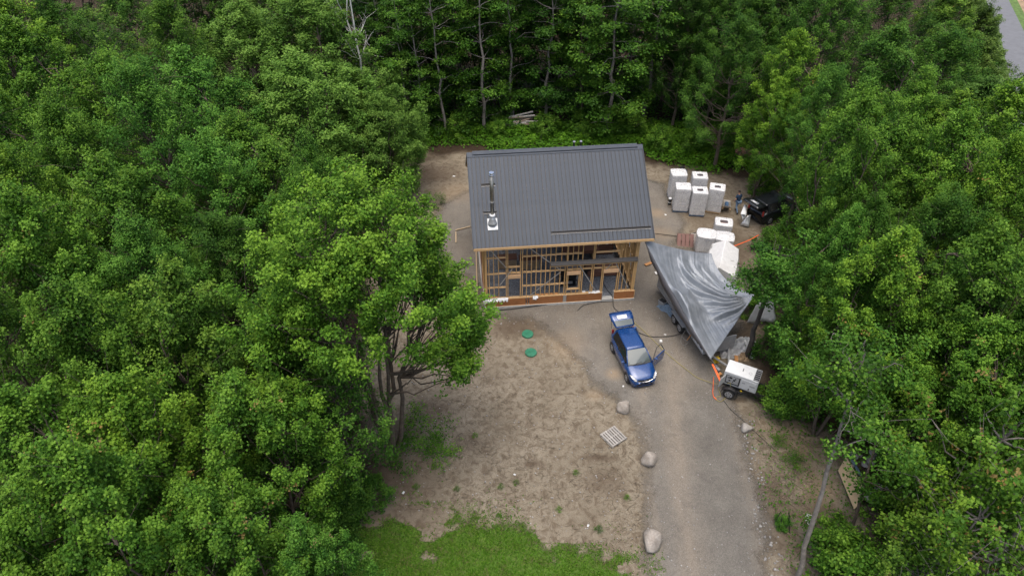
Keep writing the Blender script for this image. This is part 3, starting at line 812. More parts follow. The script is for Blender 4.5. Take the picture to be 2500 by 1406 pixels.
m.build('wall', M['blackplastic'], o); MB().box((0, 0, .03), (.86, .56, .04)).build('base', M['blackplastic'], o); MB().box((0, 0, .485), (.94, .64, .02)).build('rim', M['strap'], o) if False else None
def cable(name, pts, r, mat, label, cat, n=6, sub=6):
    """smooth cable through points"""
    P = [Vector(p) for p in pts]; out = []
    for i in range(len(P) - 1):
        p0, p1, p2, p3 = P[max(i - 1, 0)], P[i], P[i + 1], P[min(i + 2, len(P) - 1)]
        for k in range(sub):
            t = k / sub
            out.append(0.5 * ((2 * p1) + (p2 - p0) * t + (2 * p0 - 5 * p1 + 4 * p2 - p3) * t * t + (3 * p1 - p0 - 3 * p2 + p3) * t ** 3))
    out.append(P[-1])
    return tag(MB().tube(out, r, n).build(name, mat, smooth=True), label, cat)
cable('black_hose', [H(7.9, 3.6, .27), H(7.95, 2.4, .27), H(8.05, 1.0, .27), H(8.25, .25, .3), H(8.3, -.15, .28)] + [G(1497, 741, .05), G(1500, 752, .03), G(1513, 764, .03), G(1516, 772, .03), G(1540, 800, .03), G(1575, 818, .03), G(1600, 822, .03), G(1640, 820, .03), G(1668, 812, .04)], .02, M['blackcord'], 'black hose running from the doorway past the car to the trailer', 'hose')
cable('black_pipe', [G(1190, 758, .04), G(1240, 755, .04), G(1330, 744, .04), G(1440, 734, .04), G(1492, 733, .04)], .035, M['blackcord'], 'black pipe lying along the foot of the front wall', 'pipe')
cable('loose_cable', [G(1410, 758, .03), G(1425, 745, .03), G(1455, 738, .03), G(1490, 735, .03)], .02, M['blackcord'], 'short black cable curling away from the front wall', 'cable')
m = MB(); m.grid([[G(1188 + x * 6, 744 + y * 5 - x * .6, .05 + .03 * ((x + y) % 2)) for x in range(5)] for y in range(3)]); m.grid([[G(1208 + x * 3, 748 + x * 3 + y * 3, .05) for x in range(5)] for y in range(2)])
o = m.build('navy_sheet', M['navy'], smooth=True); o.modifiers.new('s', 'SOLIDIFY').thickness = .01; tag(o, 'navy blue plastic scrap at the left foot of the front wall', 'plastic sheet')
# ------------------------------------------------------------------ cars
def make_wheel(parent, x, y, r=.30, w=.19, name='wheel'):
    s = 1 if y > 0 else -1
    wl = bpy.data.objects.new(name, None); COL.objects.link(wl); wl.parent = parent; wl.location = (x, y, r); wl.empty_display_size = .1
    m = MB(); m.tube([(0, -w / 2, 0), (0, -w / 2 + .03, 0), (0, w / 2 - .03, 0), (0, w / 2, 0)], [r - .03, r, r, r - .03], 24); m.build('tyre', M['rubber'], wl)
    m = MB(); m.cyl((0, s * (w / 2 - .02), 0), (0, s * (w / 2 + .006), 0), r * .66, r * .62, 20); rim = m.build('rim', M['rim'], wl)
    m = MB()
    for k in range(5):
        a = k * 2 * math.pi / 5 + .3
        m.cyl((math.cos(a) * r * .38, s * (w / 2 + .002), math.sin(a) * r * .38), (math.cos(a) * r * .38, s * (w / 2 + .012), math.sin(a) * r * .38), r * .12, r * .12, 8)
    m.build('rim_hole', M['black'], wl)
    return wl

def make_car(name, label, loc, yaw, paint, scale=(1, 1, 1), side_door=True, hatch_up=R(18), light=True):
    car = thing(name, label, 'car', loc, yaw); car.scale = scale
    st = [(2.00, .42, .27, .44, .50), (1.955, .62, .22, .50, .60), (1.84, .735, .19, .60, .715), (1.65, .79, .18, .70, .80), (1.35, .825, .18, .80, .895), (1.0, .838, .18, .89, .985), (.80, .842, .18, .93, 1.01), (.45, .845, .18, .95, .96),
          (-.2, .846, .18, .97, .97), (-.9, .845, .18, .99, .99), (-1.4, .838, .18, 1.01, 1.01), (-1.72, .81, .2, .98, .98), (-1.88, .74, .24, .86, .86), (-1.93, .66, .28, .70, .70)]
    rows = []
    for x, hw, zb, zs, zt in st:
        half = [(0, zt), (.45 * hw, zt - .006), (.80 * hw, zt - .03 if zt > zs + .02 else zt), (.94 * hw, zs), (.985 * hw, zs - .07), (hw, zs * .72), (.99 * hw, .42 if zs > .5 else .36), (.965 * hw, .30), (.90 * hw, zb)]
        rows.append([(x, -y, z) for y, z in half[::-1]] + [(x, y, z) for y, z in half[1:]])
    m = MB(); m.grid(rows)
    n = len(rows[0]); m.f.append(tuple(range(n))); m.m.append(0); e = (len(rows) - 1) * n; m.f.append(tuple(e + k for k in range(n - 1, -1, -1))); m.m.append(0)
    m.add([rows[i][0] for i in range(len(rows))] + [rows[i][-1] for i in range(len(rows))], [(i, i + 1, len(rows) + i + 1, len(rows) + i) for i in range(len(rows) - 1)])
    body = m.build('body', paint, car, smooth=True)
    MB().box((-.35, 0, 1.0), (2.5, 1.46, .06)).build('interior', M['interior'], car, bevel=.02)
    for x, y in ((.15, .36), (.15, -.36), (-.85, .36), (-.85, -.36)):
        MB().box((x, y, 1.10), (.14, .46, .32), Matrix.Rotation(-.2, 3, 'Y')).build('seat', M['gengrey'], car, bevel=.04)
    MB().box((.72, 0, 1.03), (.35, 1.35, .05)).build('dashboard', M['interior'], car, bevel=.02)
    # roof, pillars, glass
    rx = [(.22, 1.462, .555), (.0, 1.50, .575), (-.45, 1.525, .585), (-1.0, 1.515, .575), (-1.45, 1.475, .555), (-1.62, 1.445, .54)]
    rows = [[(x, y * hw, z - .035 * abs(y) ** 2.5) for y in (-1, -.75, -.4, 0, .4, .75, 1)] for x, z, hw in rx]
    m = MB(); m.grid(rows); rf = m.build('roof', paint, car, smooth=True); rf.modifiers.new('s', 'SOLIDIFY').thickness = .03
    def ws(t, y):
        x = 1.0 + (.235 - 1.0) * t; z = 1.0 + (1.455 - 1.0) * t + .03 * math.sin(math.pi * t); hw = .70 + (.545 - .70) * t
        return (x - .07 * abs(y) ** 2 * (1 - t), y * hw, z)
    m = MB(); m.grid([[ws(t, y) for y in (-1, -.6, -.2, .2, .6, 1)] for t in (0, .25, .5, .75, 1)]); m.build('windshield', M['glass'], car, smooth=True)
    for s in (-1, 1):
        m = MB(); m.tube([(.98, s * .735, .97), (.62, s * .66, 1.24), (.22, s * .565, 1.445)], [.04, .038, .035], 6); m.build('pillar', paint, car, smooth=True)
        for xa, xb in ((-.42, -.42), (-1.5, -1.45)):
            m = MB(); m.tube([(xa, s * .80, .98), (xb, s * .57, 1.47)], .035 if xa > -1 else .075, 6); m.build('pillar', M['black'] if xa > -1 else paint, car)
        zr = 1.435
        for xa, xb, xc, xd in ((.80, -.38, -.36, .26), (-.46, -1.40, -1.38, -.46)):
            if s > 0 and side_door and xa > 0: continue
            m = MB(); m.prism([(xa, s * .775, .985), (xb, s * .79, 1.0), (xc, s * .578, zr), (xd, s * .565, zr)], (0, s * .012, 0)); m.build('side_window', M['darkglass'], car)
        m = MB(); m.tube([(1.0, s * .845, .72), (.2, s * .855, .74), (-1.5, s * .848, .76)], .012, 5); m.build('side_crease', paint, car)
        for x in (1.25, -1.25):
            m = MB(); m.cyl((x, s * .60, .31), (x, s * .853, .31), .365, .355, 24); m.build('wheel_arch', M['black'], car)
            make_wheel(car, x, s * .765)
        # head lamp, fog lamp, door handles
        hl = [(1.50, s * .800, .80), (1.72, s * .755, .74), (1.93, s * .60, .645), (1.96, s * .50, .60), (1.92, s * .47, .66), (1.68, s * .63, .80)]
        m = MB(); m.prism([Vector(p) + Vector((.01, s * .006, .012)) for p in hl], (.0, 0, .022)); ho = m.build('headlight', M['lamp'], car, bevel=.008)
        for q, (hx, hy, hz) in enumerate(((1.80, .67, .735), (1.70, .72, .775))):
            m = MB(); m.cyl((hx, s * hy, hz), (hx + .02, s * hy, hz + .03), .045, .045, 10); m.build('bulb', M['chrome'], ho)
        m = MB(); m.box((-1.905, s * .62, .95), (.05, .14, .36)); m.build('tail_light', M['red'], car, bevel=.01)
        if not (s > 0 and side_door):
            mo = MB().box((.66, s * .93, 1.02), (.12, .17, .11)).build('mirror', paint, car, bevel=.03)
            MB().box((.605, s * .93, 1.02), (.012, .14, .085)).build('mirror_glass', M['darkglass'], mo)
        for x in (-.25, -1.15): MB().box((x, s * .855, .80), (.16, .025, .03)).build('door_handle', paint, car, bevel=.008)
    m = MB(); m.prism([(1.955, -.44, .60), (1.985, -.2, .535), (1.985, .2, .535), (1.955, .44, .60), (1.90, .42, .665), (1.93, 0, .645), (1.90, -.42, .665)], (.012, 0, .012)); gr = m.build('grille', M['black'], car)
    m = MB(); m.tube([(1.955, -.45, .615), (1.997, -.2, .545), (2.005, 0, .53), (1.997, .2, .545), (1.955, .45, .615)], .014, 6); m.build('chrome_strip', M['chrome'], gr)
    m = MB()
    for y in (-.05, .05): m.bar((1.985, y * 1.1, .66), (2.0, y * .8, .585), .016, .016)
    m.bar((1.992, -.05, .622), (1.992, .05, .622), .016, .016); m.build('emblem', M['chrome'], gr)
    m = MB(); m.box((1.955, 0, .33), (.1, .95, .12)); m.build('air_intake', M['black'], car, bevel=.02)
    m = MB(); m.tube([(1.93, -.62, .235), (1.985, -.3, .23), (1.985, .3, .23), (1.93, .62, .235)], .022, 6); m.build('lip', paint, car)
    for a, b in (((1.05, .10), (.86, .60)), ((1.04, -.42), (.93, .14))):
        m = MB(); m.tube([(a[0], a[1], 1.0), ((a[0] + b[0]) / 2 - .02, (a[1] + b[1]) / 2, 1.045), (b[0], b[1], 1.06)], .012, 5); m.build('wiper', M['black'], car)
    m = MB(); m.grid([[ (1.07 - .09 * y * y, y * .74, .985 - .02 * abs(y)) for y in (-1, -.5, 0, .5, 1)], [(.96 - .07 * y * y, y * .72, 1.003) for y in (-1, -.5, 0, .5, 1)]]); cw = m.build('cowl', M['black'], car); cw.location.z = .012
    MB().box((-1.55, 0, .72), (.6, 1.2, .5)).build('cargo_floor', M['interior'], car)
    # open tail gate, hinged at the rear roof edge
    tg = bpy.data.objects.new('tailgate', None); COL.objects.link(tg); tg.parent = car; tg.location = (-1.63, 0, 1.47); tg.rotation_euler = (0, hatch_up, 0); tg.empty_display_size = .1
    pr = [(0, .02, .53), (-.10, .05, .60), (-.48, .05, .66), (-.55, .075, .70), (-.90, .055, .71), (-1.10, .01, .68)]
    rows = [[(x, y * hw, z - .03 * y * y) for y in (-1, -.7, 0, .7, 1)] for x, z, hw in pr]
    m = MB(); m.grid(rows); p = m.build('panel', paint, tg, smooth=True); p.modifiers.new('s', 'SOLIDIFY').thickness = .07
    m = MB(); m.prism([(-.09, -.52, .062), (-.09, .52, .062), (-.46, .57, .066), (-.46, -.57, .066)], (0, 0, .012)); m.build('rear_window', M['glass'] if light else M['darkglass'], tg)
    m = MB(); m.box((-.56, 0, .10), (.05, .55, .025)); m.build('trim_bar', M['chrome'], tg, bevel=.01)
    m = MB(); m.box((-.70, 0, .078), (.22, .62, .02)); m.build('plate_recess', M['galv'], tg, bevel=.02)
    m = MB(); m.box((-.70, 0, .096), (.15, .31, .012)); m.build('number_plate', M['plate_white'], tg)
    m = MB(); m.cyl((-.60, 0, .11), (-.60, 0, .12), .04, .04, 10); m.build('badge', M['chrome'], tg)
    for s in (-1, 1):
        m = MB(); m.tube([(-.62, s * .70, .03), (-.2, s * .72, -.32)], .012, 6); m.build('gas_strut', M['black'], tg)
    if side_door:
        do = bpy.data.objects.new('door', None); COL.objects.link(do); do.parent = car; do.location = (.80, .845, 0); do.rotation_euler = (0, 0, -R(58)); do.empty_display_size = .1
        m = MB(); m.prism([(0, 0, .28), (-1.08, 0, .28), (-1.14, 0, .62), (-1.14, 0, .99), (0, 0, .94)], (0, .07, 0)); m.build('skin', paint, do, bevel=.02)
        m = MB(); m.tube([(-.02, .03, .95), (-.55, -.17, 1.42), (-.95, -.17, 1.43), (-1.12, .02, 1.0)], .024, 6); m.build('window_frame', M['black'], do)
        m = MB(); m.box((-.55, -.012, .62), (.95, .03, .5)); m.build('door_trim', M['gengrey'], do, bevel=.02)
        mo = MB().box((-.16, .15, 1.02), (.12, .18, .11)).build('mirror', paint, do, bevel=.03)
        m = MB(); m.prism([(.78, .80, .30), (-.36, .80, .30), (-.38, .80, .94), (.78, .78, .92)], (0, .055, 0)); m.build('door_opening', M['interior'], car)
    return car

w1, w2 = G(1494, 855), G(1530, 931)
hd = (w2 - w1).normalized(); lf = Vector((-hd.y, hd.x, 0))
car_c = (w1 + w2) / 2 + lf * 0.80
make_car('blue_hatchback', 'small blue hatchback with its tailgate raised and front door open', (car_c.x, car_c.y, -.02), math.atan2(hd.y, hd.x), M['carpaint'])
a, b = G(1812, 560), G(1905, 520)
hd = (b - a).normalized()
suv_c = a + hd * 3.5 + Vector((-.1, .3, 0))
make_car('dark_suv', 'black car with its tailgate raised, half hidden by the trees', (suv_c.x, suv_c.y, -.02), math.atan2(hd.y, hd.x), M['suvpaint'], (1.1, 1.1, 1.12), False, R(12), False)
def sheet(name, rows, mat, label, cat, th=.008):
    o = MB().grid(rows).build(name, mat, smooth=True); o.modifiers.new('s', 'SOLIDIFY').thickness = th
    return tag(o, label, cat)
rs = np.random.default_rng(21)
def quad_sheet(c, nx_, ny_, wob):
    """bent sheet between four world corners"""
    c = [Vector(p) for p in c]; rows = []
    for j in range(ny_):
        v = j / (ny_ - 1); row = []
        for i in range(nx_):
            u = i / (nx_ - 1)
            p = (c[0] * (1 - u) + c[1] * u) * (1 - v) + (c[3] * (1 - u) + c[2] * u) * v
            row.append(p + Vector((0, 0, wob * math.sin(3 * u + 2 * v) + rs.uniform(-wob, wob) * .5)))
        rows.append(row)
    return rows
sheet('white_sheet', quad_sheet([G(1817, 500, 1.25), G(1823, 502, 1.25), G(1822, 525, 1.05), G(1808, 523, 1.05)], 4, 5, .02), M['whitesheet'], 'long white strip hanging out of the black car', 'plastic sheet')
sheet('white_sheet', quad_sheet([G(1809, 521, 1.0), G(1821, 518, 1.0), G(1821, 530, .7), G(1813, 538, .6)], 4, 4, .02), M['whitesheet'], 'white framed panel propped behind the black car', 'panel')
sheet('grey_sheet', quad_sheet([G(1825, 527, .8), G(1834, 524, .8), G(1828, 554, .1), G(1807, 549, .1)], 4, 5, .02), M['galv'], 'grey sheet leaning on the rear of the black car', 'panel')

# ------------------------------------------------------------------ generator on its trailer
gA = G(1769.5, 905, 1.72); gB = G(1853, 934, 1.72)
gd = (gB - gA); gl = gd.length; gd.normalize(); gn = Vector((-gd.y, gd.x, 0))
gw = 1.02
gyaw = math.atan2(gd.y, gd.x)
gen = thing('towed_generator', 'pale grey generator on a black single axle trailer with its side hatch open', 'generator', (gA.x, gA.y, 0), gyaw)
# local: x along the near long side, y away from the camera; top edge at z 1.72
zt, zb = 1.70, .80
MB().box((gl / 2, gw / 2, (zt + zb) / 2), (gl - .01, gw, zt - zb)).build('housing', M['genwhite'], gen, bevel=.025)
MB().box((gl * .42, gw / 2, zt + .008), (gl * .82, gw - .02, .03)).build('lid', M['whitesheet'], gen, bevel=.01)
MB().box((gl * .91, gw / 2, zt + .004), (gl * .155, gw - .14, .03)).build('radiator_opening', M['black'], gen)
for k in range(6): MB().box((gl * .91, .12 + k * .15, zt + .02), (gl * .15, .035, .02)).build('louvre', M['gengrey'], gen)
m = MB(); m.tube([(gl * .48, gw * .42, zt + .02), (gl * .48, gw * .42, zt + .07), (gl * .48, gw * .60, zt + .07), (gl * .48, gw * .60, zt + .02)], .018, 6); m.build('lifting_handle', M['black'], gen)
m = MB(); m.tube([(gl * .70 + .09 * math.cos(a), gw * .45 + .09 * math.sin(a), zt + .026) for a in np.linspace(0, 6.28, 15)], .008, 5); m.build('filler_ring', M['gengrey'], gen)
MB().box((gl * .27, -.004, 1.22), (gl * .40, .03, .62)).build('control_recess', M['black'], gen)
cp = MB().box((gl * .28, -.016, 1.26), (gl * .36, .03, .50)).build('control_panel', M['gengrey'], gen)
for x, z, w, h in ((.22, 1.40, .16, .12), (.33, 1.28, .12, .10), (.20, 1.18, .10, .08), (.30, 1.14, .06, .06), (.36, 1.40, .08, .06), (.15, 1.36, .07, .06)):
    MB().box((gl * x, -.036, z), (w, .02, h)).build('dial', M['black'], cp)
MB().box((gl * .74, -.012, 1.22), (gl * .44, .03, .66)).build('side_panel', M['genwhite'], gen, bevel=.008)
MB().box((gl * .60, -.032, 1.33), (.16, .012, .10)).build('label_plate', M['gengrey'], gen)
MB().box((gl * .86, -.032, 1.25), (.30, .012, .10)).build('label_plate', M['gengrey'], gen)
MB().box((gl * .78, -.035, .98), (.06, .02, .10)).build('latch', M['black'], gen)
MB().box((gl * .485, -.02, 1.22), (.05, .02, .66)).build('corner_strip', M['black'], gen)
hd_ = MB().box((.0, -.30, 1.22), (.025, .58, .62)).build('open_hatch', M['genwhite'], gen, bevel=.008); hd_.location = (gl * .075, 0, 0); hd_.rotation_euler = (0, 0, R(-20))
m = MB()
for y in (.08, gw - .08): m.box((gl * .5 + .2, y, .70), (gl + .4, .10, .16))
for x in (.1, gl * .5, gl - .1): m.box((x, gw / 2, .695), (.1, gw - .22, .14))
m.build('chassis', M['black'], gen)
MB().box((gl * .5, gw / 2, .785), (gl - .2, gw - .06, .05)).build('deck', M['black'], gen)
for y in (-.20, gw + .20):
    w_ = make_wheel(gen, gl * .30, y, .335, .22)
    if y < 0: w_.rotation_euler = (0, 0, 0)
    m = MB(); pts = [(gl * .30 + .44 * math.cos(a), 0, .335 + .44 * math.sin(a)) for a in np.linspace(-.1, math.pi + .1, 11)]
    m.grid([[(p[0], y - .13, p[2]) for p in pts], [(p[0], y + .13, p[2]) for p in pts]]); f_ = m.build('mudguard', M['blackplastic'], gen, smooth=True); f_.modifiers.new('s', 'SOLIDIFY').thickness = .02
m = MB(); m.bar((gl + .2, .1, .68), (gl + 1.5, gw / 2, .62), .08, .08); m.bar((gl + .2, gw - .1, .68), (gl + 1.5, gw / 2, .62), .08, .08); m.bar((gl + 1.4, gw / 2, .62), (gl + 1.75, gw / 2, .62), .09, .09); m.build('drawbar', M['black'], gen)
m = MB(); m.cyl((gl + 1.2, gw / 2, .02), (gl + 1.2, gw / 2, .8), .03, .03, 8); m.build('jockey_leg', M['strap'], gen)
MB().box((gl * .60, -.06, .70), (.10, .03, .07)).build('marker_lamp', M['yellow'], gen)
MB().box((gl * .55, -.12, .62), (.5, .12, .05)).build('step', M['black'], gen)

# ------------------------------------------------------------------ cargo trailer under the tarp
tA = G(1712, 878, .0); tB = G(1622, 742, .0)
td = (tB - tA).normalized(); tn = Vector((td.y, -td.x, 0))      # tn: away to the right
tlen, twid = 6.6, 2.0
trl = thing('cargo_trailer', 'long grey trailer parked under the silver tarp', 'trailer', (tA.x, tA.y, 0), math.atan2(td.y, td.x))
# local x: rearwards along the near side; y: negative = right of it
MB().box((tlen / 2, -twid / 2, .50), (tlen, twid, .16)).build('chassis', M['gengrey'], trl, bevel=.01)
MB().box((tlen / 2 + .6, -twid / 2, 1.15), (tlen - 1.2, twid - .04, 1.1)).build('box', M['gengrey'], trl, bevel=.02)
m = MB(); m.box((.62, -.02, 1.05), (1.16, .03, .98)); m.build('side_panel', M['galv'], trl)
m = MB()
for x in (.04, .6, 1.18): m.box((x, .01, 1.05), (.05, .05, 1.0))
for z in (.60, 1.05, 1.52): m.box((.62, .012, z), (1.12, .04, .045))
m.build('locker_frame', M['whitesheet'], trl)
for x, z, mt in ((.3, .82, 'navy'), (.75, .8, 'blackplastic'), (.9, 1.28, 'red'), (.35, 1.28, 'blackplastic'), (1.0, .75, 'whitesheet')):
    MB().box((x, .0, z), (.22, .05, .24)).build('stored_item', M[mt], trl, bevel=.01)
MB().box((.02, -twid / 2, 1.05), (.05, twid, 1.0)).build('front_wall', M['gengrey'], trl)
for x in (2.55, 3.35):
    make_wheel(trl, x, .18, .34, .22)
    m = MB(); m.box((x, .17, .74), (.80, .30, .04)); m.build('mudguard', M['gengrey'], trl, bevel=.01)
    make_wheel(trl, x, -twid - .18, .34, .22)
m = MB(); m.bar((1.7, .1, .05), (1.5, .02, .75), .09, .04); m.build('prop_board', M['orangewood'], trl)
m = MB(); m.bar((-.02, -.3, .5), (-1.3, -twid / 2, .45), .09, .09); m.bar((-.02, -twid + .3, .5), (-1.3, -twid / 2, .45), .09, .09); m.build('drawbar', M['gengrey'], trl)

# ------------------------------------------------------------------ silver tarp slung from the eave over the trailer
def bez(pts, t):
    P = [Vector(p) for p in pts]
    while len(P) > 1: P = [P[i] * (1 - t) + P[i + 1] * t for i in range(len(P) - 1)]
    return P[0]
TA, TB, TC, TD = G(1574, 585, 4.9), G(1737, 618, 3.2), G(1842, 719, 2.7), G(1736, 876, 1.70)
e_ab = lambda t: bez([TA, G(1632, 604, 4.1), G(1700, 619, 3.3), TB], t)
e_bc = lambda t: bez([TB, G(1748, 664, 2.6), G(1780, 702, 2.4), TC], t)
e_ad = lambda t: bez([TA, G(1613, 668, 3.4), G(1668, 765, 2.5), TD], t)
e_dc = lambda t: bez([TD, G(1772, 822, 1.8), G(1806, 776, 2.1), TC], t)
N_ = 150
TP = np.zeros((N_, N_, 3))
EA = [[np.array(f(k / (N_ - 1))) for k in range(N_)] for f in (e_ab, e_dc, e_ad, e_bc)]
for j in range(N_):
    v = j / (N_ - 1)
    for i in range(N_):
        u = i / (N_ - 1)
        TP[j, i] = EA[0][i] * (1 - v) + EA[1][i] * v + EA[2][j] * (1 - u) + EA[3][j] * u - (EA[0][0] * (1 - u) * (1 - v) + EA[3][0] * u * (1 - v) + EA[2][-1] * (1 - u) * v + EA[3][-1] * u * v)
U, Vv = np.meshgrid(np.linspace(0, 1, N_), np.linspace(0, 1, N_))
dc = np.hypot(1 - U, 1 - Vv); phi = np.arctan2(1 - Vv, 1 - U)          # angle around the gathered corner
inner = np.clip(U * (1 - U) * Vv * (1 - Vv) * 16, 0, 1) ** 0.5
sag = -0.35 * (U * (1 - U) * 4) * (Vv * (1 - Vv) * 4)
# slack folds: long hanging swags from the left edge to the gathered corner, steep on the side facing the drive
ph = phi + .16 * np.sin(dc * 3.2 + .6) + .05 * np.sin(dc * 9)
swag = np.zeros_like(ph)
for pc_, wd, am, d0, d1 in ((1.12, .16, .30, .12, 1.05), (.98, .09, .42, .08, .95), (.86, .10, .62, .05, 1.10), (.74, .08, .50, .05, .98), (.62, .09, .55, .06, .80), (.50, .07, .40, .05, .70), (.36, .10, .58, .10, .72), (.20, .09, .28, .10, .60), (1.28, .10, .16, .2, .9)):
    x = (pc_ - ph) / wd
    prof = np.exp(-np.clip(-x, 0, 9) ** 2 / 1.6) * (x < 0) + (1 - sstep(0, .55, x)) * (x >= 0)
    swag += am * prof * sstep(d0 * .3, d0 + .22, dc) * (1 - sstep(d1 - .28, d1 + .05, dc))
fan = swag * .8 + .018 * np.sin(phi * 37 + 4 * dc) * sstep(.04, .2, dc) * (1 - sstep(.4, 1.0, dc))
crink = 0.07 * (fnoise(U * 7 + Vv * 5, Vv * 12 - U * 3, 4) - .5) + 0.05 * (fnoise(U * 34 + Vv * 12, Vv * 9 + U * 22, 3) - .5)
corner = 0.55 * np.exp(-np.maximum(np.abs((U - .14) / .17), np.abs((Vv - .60) / .12)) ** 3)
ridge_l = 0.10 * np.exp(-((U - .05) / .05) ** 2) * np.sin(np.pi * Vv)
TP[..., 2] += sag + fan * np.minimum(1, inner * 1.6) + crink * np.minimum(1, inner * 2 + .2) + corner * np.minimum(1, U * 30) + ridge_l
TP[..., 2] = np.maximum(TP[..., 2], 1.62)
t = NT('silver_tarp'); c = t.coord()
w = t.noise(2.2, 5, .6, c); w2_ = t.noise(26, 3, .6, t.coord('Object', (1, 2.5, 1)))
col = t.ramp(w, [(.3, (.19, .213, .24)), (.7, (.26, .285, .315))])
geo = t.n('ShaderNodeNewGeometry')
t.set(col, t.ramp(w, [(.3, .47), (.7, .58)]), .38); t.bump(t.math('ADD', t.math('MULTIPLY', w2_, .5), t.noise(9, 4, .6, c)), .18, .03)
M['tarp'] = t.mat
idx_ = np.arange(N_ * N_).reshape(N_, N_)
Ft = np.stack([idx_[:-1, :-1], idx_[1:, :-1], idx_[1:, 1:], idx_[:-1, 1:]], -1).reshape(-1, 4)
tarp = link('silver_tarp', np_mesh('silver_tarp', TP.reshape(-1, 3), Ft, M['tarp'], None, True))
tarp.modifiers.new('s', 'SOLIDIFY').thickness = .012
tag(tarp, 'large silver tarp slung from the roof corner down over the trailer', 'tarp')
# dark hanging edge of the tarp
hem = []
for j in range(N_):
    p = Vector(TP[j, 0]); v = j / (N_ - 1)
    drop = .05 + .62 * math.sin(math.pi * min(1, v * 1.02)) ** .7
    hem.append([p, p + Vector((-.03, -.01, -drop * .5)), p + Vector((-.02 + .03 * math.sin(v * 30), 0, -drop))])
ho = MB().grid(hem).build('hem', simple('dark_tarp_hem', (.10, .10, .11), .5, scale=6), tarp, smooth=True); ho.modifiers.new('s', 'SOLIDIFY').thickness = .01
cable('tarp_rope', [TD, G(1742, 884, 1.45), G(1750, 895, 1.2)], .012, M['oldboard'], 'thin rope tied to the front tip of the silver tarp', 'rope', 5, 3)
m = MB(); m.grid([[G(1737, 889, 1.30), G(1741, 888, 1.3)], [G(1744, 903, 1.1), G(1749, 902, 1.1)], [G(1758, 934, .75), G(1762, 933, .75)]])
o = m.build('orange_strap', M['orangestrap']); o.modifiers.new('s', 'SOLIDIFY').thickness = .01; tag(o, 'taut orange strap between the tarp tip and the generator', 'strap')
m = MB(); m.tube([G(1742, 920, .5), G(1741, 945, .1), G(1740, 958, .04), G(1742, 968, .04)], .02, 5); m.tube([G(1742, 968, .04), G(1749, 975, .04)], .03, 5)
tag(m.build('strap_tail', M['orangestrap']), 'loose orange strap end trailing on the gravel by the generator', 'strap')
cable('orange_rope', [G(1775, 606, .9), G(1800, 598, .9), G(1830, 586, 1.0), G(1852, 574, 1.1)], .035, M['orangestrap'], 'orange rope stretched towards the trees behind the white pallets', 'rope')
yc = [(1545, 783), (1560, 797), (1585, 820), (1607, 842), (1640, 873), (1680, 905), (1700, 920), (1722, 929), (1745, 936), (1764, 938)]
cable('yellow_cord', [G(x, y, .03) for x, y in yc[:-2]] + [G(1745, 936, .25), G(1766, 937, .6), Vector(gen.matrix_world @ Vector((gl * .26, -.05, 1.1))) if False else G(1783, 934, 1.1)], .014, M['yellowcord'], 'thin yellow extension cord crossing the yard to the generator', 'cord')
cable('yellow_cord', [G(1783, 934, 1.05), G(1783, 945, .7), G(1776, 957, .2), G(1770, 972, .03), G(1758, 980, .03), G(1748, 974, .03), G(1752, 968, .03), G(1760, 966, .03), G(1755, 952, .03), G(1755, 944, .03)], .014, M['yellowcord'], 'looped yellow cord lying on the gravel under the generator hatch', 'cord')
cable('thin_cable', [G(1765, 975, .02), G(1785, 1000, .02), G(1810, 1022, .02), G(1850, 1060, .02), G(1900, 1105, .02)], .012, M['blackcord'], 'thin dark cable running from the generator down the bank', 'cable')
cable('trailer_cable', [G(1674, 806, .5), G(1664, 822, .1), G(1663, 838, .03), G(1672, 842, .03), G(1680, 834, .03), G(1670, 828, .03), G(1664, 818, .04)], .012, M['oldboard'], 'grey cable coiled on the gravel beside the trailer wheel', 'cable')

